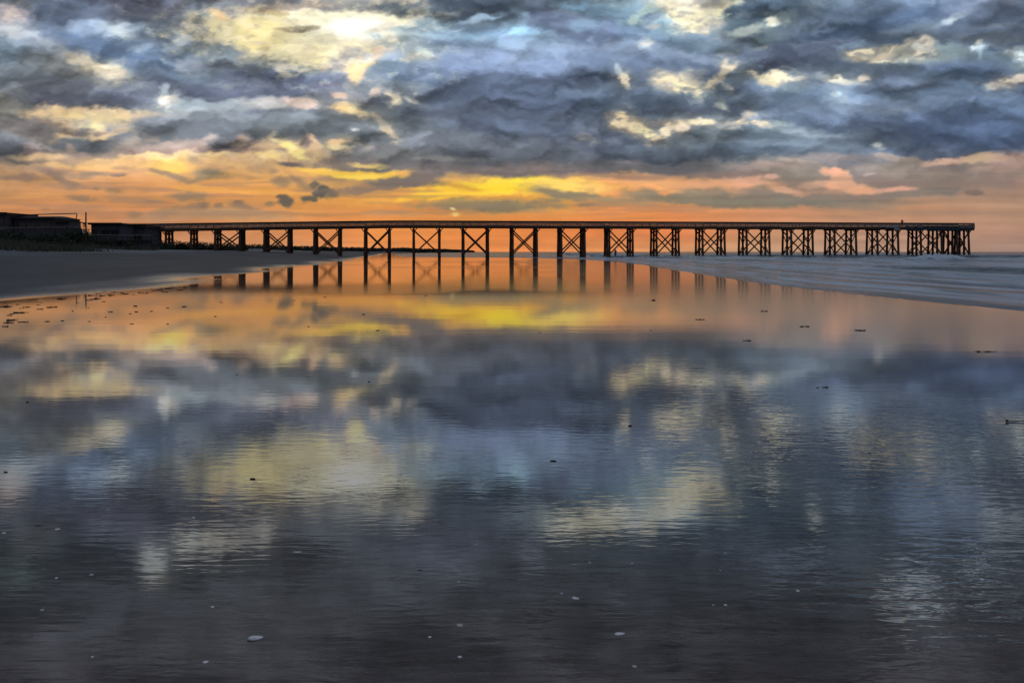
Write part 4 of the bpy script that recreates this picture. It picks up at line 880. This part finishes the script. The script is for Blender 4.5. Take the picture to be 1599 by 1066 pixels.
# boardwalk with handrail in front of the pavilions
a = pt(140, 366.5, 135); b = pt(236, 367.5, 150)
root = empty('boardwalk', (a.x, a.y, gz(a.x, a.y)-.2)); tag(root, 'dark boardwalk on posts with a pale top rail in front of the low buildings', 'boardwalk'); o_ = root.location
mb = MB(); mb.beam(a-o_, b-o_, .12, .12); mb.build('handrail', M_PALEWOOD, root)
mb = MB(); mb.beam(a-o_-Vector((0,-.7,.95)), b-o_-Vector((0,-.7,.95)), 1.5, .12); mb.build('walkway', M_DARKWOOD, root)
mb = MB()
for k in range(13):
    c = a.lerp(b, k/12)-o_; mb.beam(Vector((c.x,c.y+.02,gz(c.x+o_.x,c.y+o_.y)-o_.z-.2)), c-Vector((0,0,.06)), .13, .13, (0,1,0))
mb.build('posts', M_DARKWOOD, root)
mb = MB(); c0 = a-o_; c1 = b-o_
for k in range(26):
    f = k/26; q = c0.lerp(c1, f); q2 = c0.lerp(c1, (k+.86)/26)
    mb.beam(q-Vector((0,-.09,1.75)), q2-Vector((0,-.09,1.75)), .04, 1.45)
mb.build('skirting', M_WALL, root)
# pale stile of steps down the dune
s0 = pt(82, 374.5, 118); s1 = pt(107, 381.5, 112)
root = empty('beach_steps', (s1.x, s1.y, gz(s1.x, s1.y))); tag(root, 'pale plank ramp coming down the grassy dune to the sand', 'steps'); o_ = root.location
mb = MB()
for k in range(12):
    f = k/12; q = s0.lerp(s1, f)-o_; zz = gz(q.x+o_.x, q.y+o_.y)-o_.z+.55*(1-f)+.08
    mb.box((q.x-.1,q.y-.8,zz-.05),(q.x+.18,q.y+.8,zz))
mb.build('treads', M_PALEWOOD, root)
mb = MB(); q0 = s0-o_; q1 = s1-o_
for dy in (-.7,.7): mb.beam(Vector((q0.x,q0.y+dy,gz(s0.x,s0.y)-o_.z+.5)), Vector((q1.x+.1,q1.y+dy,gz(s1.x,s1.y)-o_.z-.02)), .08, .2)
mb.build('stringer', M_DARKWOOD, root)

# ------------------------------------------------------------------ dune plants
def leaf_cloud(mb, c, r, n, leaf, rn, flat=.6):
    for _ in range(n):
        d = Vector((rn.gauss(0,1), rn.gauss(0,1), rn.gauss(0,1))).normalized()*(rn.random()**.4)
        p_ = Vector(c)+Vector((d.x*r[0], d.y*r[1], abs(d.z)*r[2] if flat else d.z*r[2]))
        a_ = Vector((rn.uniform(-1,1), rn.uniform(-1,1), rn.uniform(-.6,1))).normalized()*leaf
        b_ = a_.cross(Vector((rn.uniform(-1,1), rn.uniform(-1,1), rn.uniform(-1,1)))).normalized()*leaf*.45
        k = len(mb.v); mb.v += [tuple(p_-a_), tuple(p_+b_), tuple(p_+a_), tuple(p_-b_)]; mb.f.append((k,k+1,k+2,k+3))
def shrub(px, ytop, dist, rx, label, lobes=5, seed=0):
    rn = random.Random(seed+int(px)); p_ = pt(px, ytop, dist); g = gz(p_.x, dist)
    h = max(p_.z-g, .5)
    root = empty('dune_shrub', (p_.x, dist, g-.05)); tag(root, label, 'shrub', 'shrubs along the dune')
    fo_ = MB(); st = MB()
    for k in range(lobes):
        cx_ = rn.uniform(-.75,.75)*rx; hh = h*rn.uniform(.55,1.0)*(1-.25*abs(cx_/rx))
        if k == 0: hh = h
        leaf_cloud(fo_, (cx_, rn.uniform(-.6,.6)*rx*.5, hh*.1), (rx*.45, rx*.4, hh*.95), 520, .18, rn)
        st.tube((cx_*.4,0,0),(cx_,0,hh*.7),.06,.02,6,3,.05,rn)
    fo_.build('foliage', M_LEAF, root); st.build('stems', M_PILE, root, True)
SH = [(-20,360,134,5,'dark shrub cut by the left edge, under the terrace rail'),(22,362,132,4.5,'dark shrub on the dune below the tall flat roofed beach house'),(58,364,131,4.5,'dark shrub on the dune below the wide hipped house'),
      (92,366,130,4,'dark shrub just above the pale plank ramp'),(118,351,137,3.0,'tall dark shrub just left of the tall post, at the end of the terrace'),(133,352,140,3.2,'dark shrub directly behind the tall post'),(150,371,136,3.0,'low dark shrub right of the tall post, before the boardwalk'),
      (182,372,142,3.4,'low dark shrub in front of the middle of the boardwalk'),(214,372,150,3.6,'low dark shrub at the right end of the boardwalk'),(244,377,160,3.4,'low shrub under the landward end of the pier'),
      (284,379,176,3.2,'low shrub between the first and second pier bents from shore'),(322,381,182,3.4,'low shrub behind the second and third pier bents from shore'),(362,383.5,192,3.6,'low shrub behind the first cross-braced pier bay')]
for k, (px, yt, di, rx, lb) in enumerate(SH): shrub(px, yt, di, rx, lb, 6, k*13)
# marram grass over the dune: nobody could count it
rn = random.Random(9); mb = MB()
for _ in range(15000):
    px = rn.uniform(-60, 250); di = rn.uniform(62, 158)
    x_ = (px-799.5)/F*di; y_ = di; s_ = float(np.interp(y_, BEACH[:,1], BEACH[:,0]))-x_
    if s_ < 37+3*math.sin(y_/6.0)+2*math.sin(x_/2.1)+rn.gauss(0,1.5): continue
    z_ = gz(x_, y_); hh = rn.uniform(.35,.85); ang = rn.uniform(0, math.pi); dx_, dy_ = math.cos(ang)*.07, math.sin(ang)*.07
    lx, ly = rn.uniform(-.3,.3), rn.uniform(-.3,.3); k = len(mb.v)
    mb.v += [(x_-dx_,y_-dy_,z_-.05),(x_+dx_,y_+dy_,z_-.05),(x_+lx+dx_*.3,y_+ly,z_+hh),(x_+lx-dx_*.3,y_+ly,z_+hh*.97)]; mb.f.append((k,k+1,k+2,k+3))
o = mb.build('dune_grass', M_GRASS); tag(o, 'dark grey-green marram grass covering the dune at left', 'grass', kind='stuff')
# far wooded shore running out behind the pier
rn = random.Random(21); mb = MB()
prof = [(228,377,210),(262,377,220),(300,378,240),(330,380.5,260),(380,382.3,300),(430,383.8,350),(480,385.2,420),(530,386.3,520),(570,387.2,650),(610,388.0,800),(632,387.0,850),(645,388.5,900),(700,389.4,1100),(735,391.3,1300)]
pxs = [q[0] for q in prof]
px = 226.0
while px < 738:
    yt = np.interp(px, pxs, [q[1] for q in prof]); di = np.interp(px, pxs, [q[2] for q in prof])*rn.uniform(1, 1.12)
    hgt = ((393-yt)/F*di+EYE)*1.12+rn.uniform(-.12,.06)*(393-yt)/F*di; x_ = (px-799.5)/F*di
    w_ = di/F*rn.uniform(3,6)
    leaf_cloud(mb, (x_, di, 0), (w_, w_, max(hgt,.6)), 170, .35*di/300, rn)
    px += 1.5
o = mb.build('far_wood', M_WOODS); tag(o, 'dark line of low coastal woods fading out behind the pier', 'woods', kind='stuff')
mb = MB()       # the low spit they stand on
for (a_, b_) in zip(prof[:-1], prof[1:]):
    A0 = Vector(((a_[0]-799.5)/F*a_[2]*1.02, a_[2]*1.02, 0)); B0 = Vector(((b_[0]-799.5)/F*b_[2]*1.02, b_[2]*1.02, 0))
    mb.quadbox([A0+Vector((0,-5,-.5)),B0+Vector((0,-5,-.5)),B0+Vector((0,30,-.5)),A0+Vector((0,30,-.5)),A0+Vector((0,-1,1.0)),B0+Vector((0,-1,1.0)),B0+Vector((0,28,1.0)),A0+Vector((0,28,1.0))])
o = mb.build('spit', M_GRASS); tag(o, kind='structure')

# ------------------------------------------------------------------ shells and wrack on the wet sand
def ground_at(px, yy):
    d = EYE*F/(yy-393); return (px-799.5)/F*d, d, d/F
def shell_mesh(w, rn, curl=.5, ridges=7, aspect=.6, hgt=.3):
    """a fan-shaped valve: domed, ribbed, with a lip; lying on the sand"""
    n, mrow = 28, 6; v = [(0, 0, w*hgt)]; f = []
    egg = rn.uniform(.15, .35)
    for j in range(mrow):
        r = (j+1)/mrow
        for i in range(n):
            a = 2*math.pi*i/n; rib = 1+.035*math.cos(a*ridges*2)*r
            x = math.cos(a)*r*rib*w/2; y = math.sin(a)*r*rib*w*aspect/2*(1-egg*math.cos(a))
            z = max(1-r*r, 0)**.55*w*hgt*(1-.35*math.cos(a)*r)+curl*.05*w*(1-abs(math.sin(a)))*r
            v.append((x, y, z))
    for i in range(n): f.append((0, 1+i, 1+(i+1) % n))
    for j in range(mrow-1):
        for i in range(n):
            o = 1+j*n; f.append((o+i, o+n+i, o+n+(i+1) % n, o+(i+1) % n))
    k = len(v)                                  # underside, a little way up inside the dome
    v.append((0, 0, w*hgt*.55)); o = 1+(mrow-1)*n
    for i in range(n): f.append((o+(i+1) % n, o+i, k))
    me = bpy.data.meshes.new('shell'); me.from_pydata(v, [], f); me.update(); return me
def shell(px, yy, wpx, label, mat=M_SHELL, rot=0, curl=.5, aspect=.6, hgt=.32, group=None, name='shell', cat='shell'):
    x_, y_, m_ = ground_at(px, yy); rn = random.Random(int(px*7+yy))
    o = link_mesh(name, shell_mesh(wpx*m_*.8, rn, curl, 5+int(px) % 4, aspect*1.2, hgt*.38), mat, None, True)
    o.location = (x_, y_, -.0008); o.rotation_euler = (rn.uniform(-.05,.14), rn.uniform(-.1,.1), R(rot+rn.uniform(-25,25))); tag(o, label, cat, group)
    return o
G1 = 'shells scattered on the wet sand'
shell(399,997,31,'large white curved shell, dark beneath, at the bottom left of centre',M_SHELL,4,1.0,.42,.5,G1)
shell(899,934,17,'bright white curved shell alone right of centre, above the long flat white one',M_SHELL,-8,1.0,.45,.4,G1)
shell(969,989,25,'long flat white razor shell near the bottom, right of centre',M_SHELL,2,.0,.35,.16,G1)
shell(464,862,20,'narrow grey-white shell lying just left of centre, above the large curved one',M_SHELLG,8,.8,.45,.26,G1)
shell(718,976,14,'blocky pale grey shell with dark edge near the bottom centre',M_SHELLG,0,.2,.8,.5,G1)
shell(321,1033,12,'small bright white tilted shell at the very bottom, left of the large curved one',M_SHELL,35,.5,.8,.4,G1)
shell(90,826,14,'white shell at far left beside a dark hollow',M_SHELL,10,.5,.5,.3,G1)
shell(60,820,12,'small dark shell at far left, just left of a white one',M_STONE,0,.6,.6,.4,G1)
shell(6,832,9,'white shell touching the left edge of the picture',M_SHELL,20,.3,.7,.4,G1)
shell(143,897,10,'dark little shell at left with a pale rim',M_SHELLG,0,.9,.6,.4,G1)
shell(88,902,6,'tiny white shell at left below the dark-rimmed pair',M_SHELL,0,.3,.9,.5,G1)
shell(66,952,9,'small pale shell with a dark side low at the far left',M_SHELLG,15,.4,.7,.5,G1)
shell(144,1025,6,'tiny white shell in the bottom left corner area',M_SHELL,0,.3,.9,.5,G1)
shell(332,947,7,'small bright white shell left of centre, directly above the tilted one',M_SHELL,0,.4,.9,.5,G1)
shell(413,816,9,'pale shell in the bright reflection left of centre',M_SHELL,0,.4,.7,.5,G1)
shell(302,808,8,'tiny pale shell above the small bright reflection at left',M_SHELL,0,.4,.6,.4,G1)
shell(168,795,10,'faint grey flat shell at left, upper one of the scatter',M_SHELLG,0,.4,.4,.2,G1)
shell(671,994,8,'small white shell below and left of the blocky grey shell',M_SHELL,30,.4,.8,.5,G1)
shell(718,1025,8,'round white shell at the bottom centre, straight below the blocky one',M_SHELL,60,.2,1.0,.6,G1)
shell(656,890,9,'small dark shell in the centre, above the others',M_STONE,0,.4,.6,.5,G1)
shell(716,908,8,'small grey shell in the centre, right of a dark one',M_SHELLG,10,.4,.7,.5,G1)
shell(877,926,7,'tiny grey shell just left of the bright white curved shell',M_SHELLG,0,.3,.7,.4,G1)
shell(991,1040,11,'grey shell with dark shadow at the bottom, right of centre',M_SHELLG,-10,.5,.7,.4,G1)
shell(921,878,7,'faint pale shell right of centre, left one of a level pair',M_SHELLG,0,.4,.8,.5,G1)
shell(987,879,7,'faint pale shell right of centre, right one of a level pair',M_SHELLG,0,.4,.8,.5,G1)
shell(1132,863,7,'pale shell right of centre, uppermost of four in a loose column',M_SHELLG,0,.3,.7,.5,G1)
shell(1125,890,5,'tiny dim shell below the uppermost of the loose column',M_SHELLG,0,.3,.7,.5,G1)
shell(1133,944,7,'white shell at the foot of the loose column, beside a tiny one',M_SHELL,0,.3,.9,.5,G1)
shell(1114,944,4.5,'tiny white shell just left of the one at the foot of the column',M_SHELL,0,.3,.9,.5,G1)
shell(1246,922,8,'bright white shell at right, above a small tan one',M_SHELL,-20,.4,.8,.5,G1)
shell(1259,948,8,'small tan shell at right, below a bright white one',M_SHELLO,0,.4,.6,.4,G1)
shell(1534,904,9,'bright white shell at far right in the dim reflection',M_SHELL,-30,.4,.7,.4,G1)
shell(744,849,6,'tiny pale shell in the centre, above all its neighbours',M_SHELLG,0,.4,.6,.4,G1)
# a half-sunk shell with a weed-dark pebble, a stick, clumps of weed
def clump(px, yy, wpx, label, group=None, h=.22, asp=.7, mat=None, name='seaweed_clump', cat='seaweed'):
    x_, y_, m_ = ground_at(px, yy); w_ = wpx*m_*.8; rn = random.Random(int(px*13+yy*3)); mb = MB()
    for k in range(7):
        t = rn.uniform(-.5,.5); c = Vector((t*w_*.8, rn.uniform(-.5,.5)*w_*asp*.5, w_*h*.2))
        a_ = rn.uniform(0, math.pi); l_ = w_*rn.uniform(.12,.28); d_ = Vector((math.cos(a_)*l_, math.sin(a_)*l_*asp, rn.uniform(-.02,.1)*w_))
        mb.tube(c-d_, c+d_, w_*h*rn.uniform(.15,.4), w_*h*.12, 6, 3, w_*.02, rn)
    o = mb.build(name, mat or M_WEED, None, True); o.location = (x_, y_, 0); tag(o, label, cat, group); return o
clump(394,748,14,'dark weedy lump lying in the large cream reflection',None,.3,.8)
shell(397,752,13,'white shell edge tucked under the dark weedy lump',M_SHELL,0,.2,.35,.15,G1)
clump(864,720,13,'dark ragged weed scrap in the centre, in the grey-blue reflection',None,.3,.8)
clump(983,665,9,'small dark weed scrap right of centre, far one',None,.5)
clump(8,737,7,'dark weed scrap at the left edge near the pink reflection',None,.6)
clump(43,628,6,'tiny dark weed scrap at left beyond the pink reflection',None,.6)
clump(1284,605,22,'long thin dark weed strand at right, nearest of the strands',None,.12,.5)
clump(1166,532,16,'short dark weed strand right of centre below the pier reflections',None,.2,.5)
clump(1257,510,22,'thin dark weed strand at right among the pier reflections',None,.12,.5)
clump(1345,516,22,'thin dark weed strand at right, right of a similar one',None,.12,.5)
clump(1093,499,16,'thin dark weed strand right of centre on the peach reflection',None,.15,.5)
clump(1192,486,16,'faint thin weed strand nearer the waterline at right',None,.15,.5)
clump(1018,469,18,'faint thin weed strand between two pile reflections',None,.15,.5)
clump(1540,549,44,'long faint weed strand near the right edge',None,.06,.4)
# driftwood stick at right edge
x_, y_, m_ = ground_at(1586, 659); mb = MB(); mb.tube((-15*m_,0,.006),(26*m_,-.01,.012),.004,.003,8,5,.003,random.Random(3)); mb.tube((-12*m_,.0,.008),(-14*m_,.03,.03),.003,.0015,6); mb.tube((-15*m_,0,.006),(-11*m_,0,.02),.007,.003,6)
o = mb.build('driftwood_stick', M_WEED, None, True); o.location = (x_, y_, 0); tag(o, 'thin dark driftwood stick lying by the right edge', 'stick')
# flecks on the bright left reflection and the wrack line along the beach foot
rn = random.Random(77)
for (px, yy, w_) in [(98,501,7),(74,502,8),(113,486,6),(137,481,5),(173,487,7),(165,495,5),(139,502,6),(206,506,6),(211,478,9),(212,487,7),(236,486,6),(203,490,6),(261,506,6),(261,481,6),(288,479,8),(336,494,6),(345,472,5),(370,585,5),(507,464,5),(460,469,4),(482,510,5),(567,491,7),(590,516,7),(576,596,6),(665,462,5),(843,519,5),(1016,516,5),(162,471,6),(163,455,7)]:
    clump(px, yy, w_, 'tiny dark fleck of weed on the bright reflecting sand at left and centre', 'weed flecks on the bright wet sand', .35, .8)
for k in range(46):
    f = rn.random(); px = 5+f*300; yy = np.interp(px, [0,60,120,180,240,300], [486,478,467,460,454,448])+rn.uniform(-5,6)*(1.5-f)
    clump(px, yy, rn.uniform(7,22)*(1.15-.5*f), 'dark scrap of seaweed in the wrack line along the foot of the beach', 'wrack line scraps', .14, .8)
for (px, yy, w_) in [(16,500,24),(12,504,20),(37,503,20),(10,510,22),(20,490,12)]:
    clump(px, yy, w_, 'dark scrap of seaweed in the wrack line along the foot of the beach', 'wrack line scraps', .14, .8)
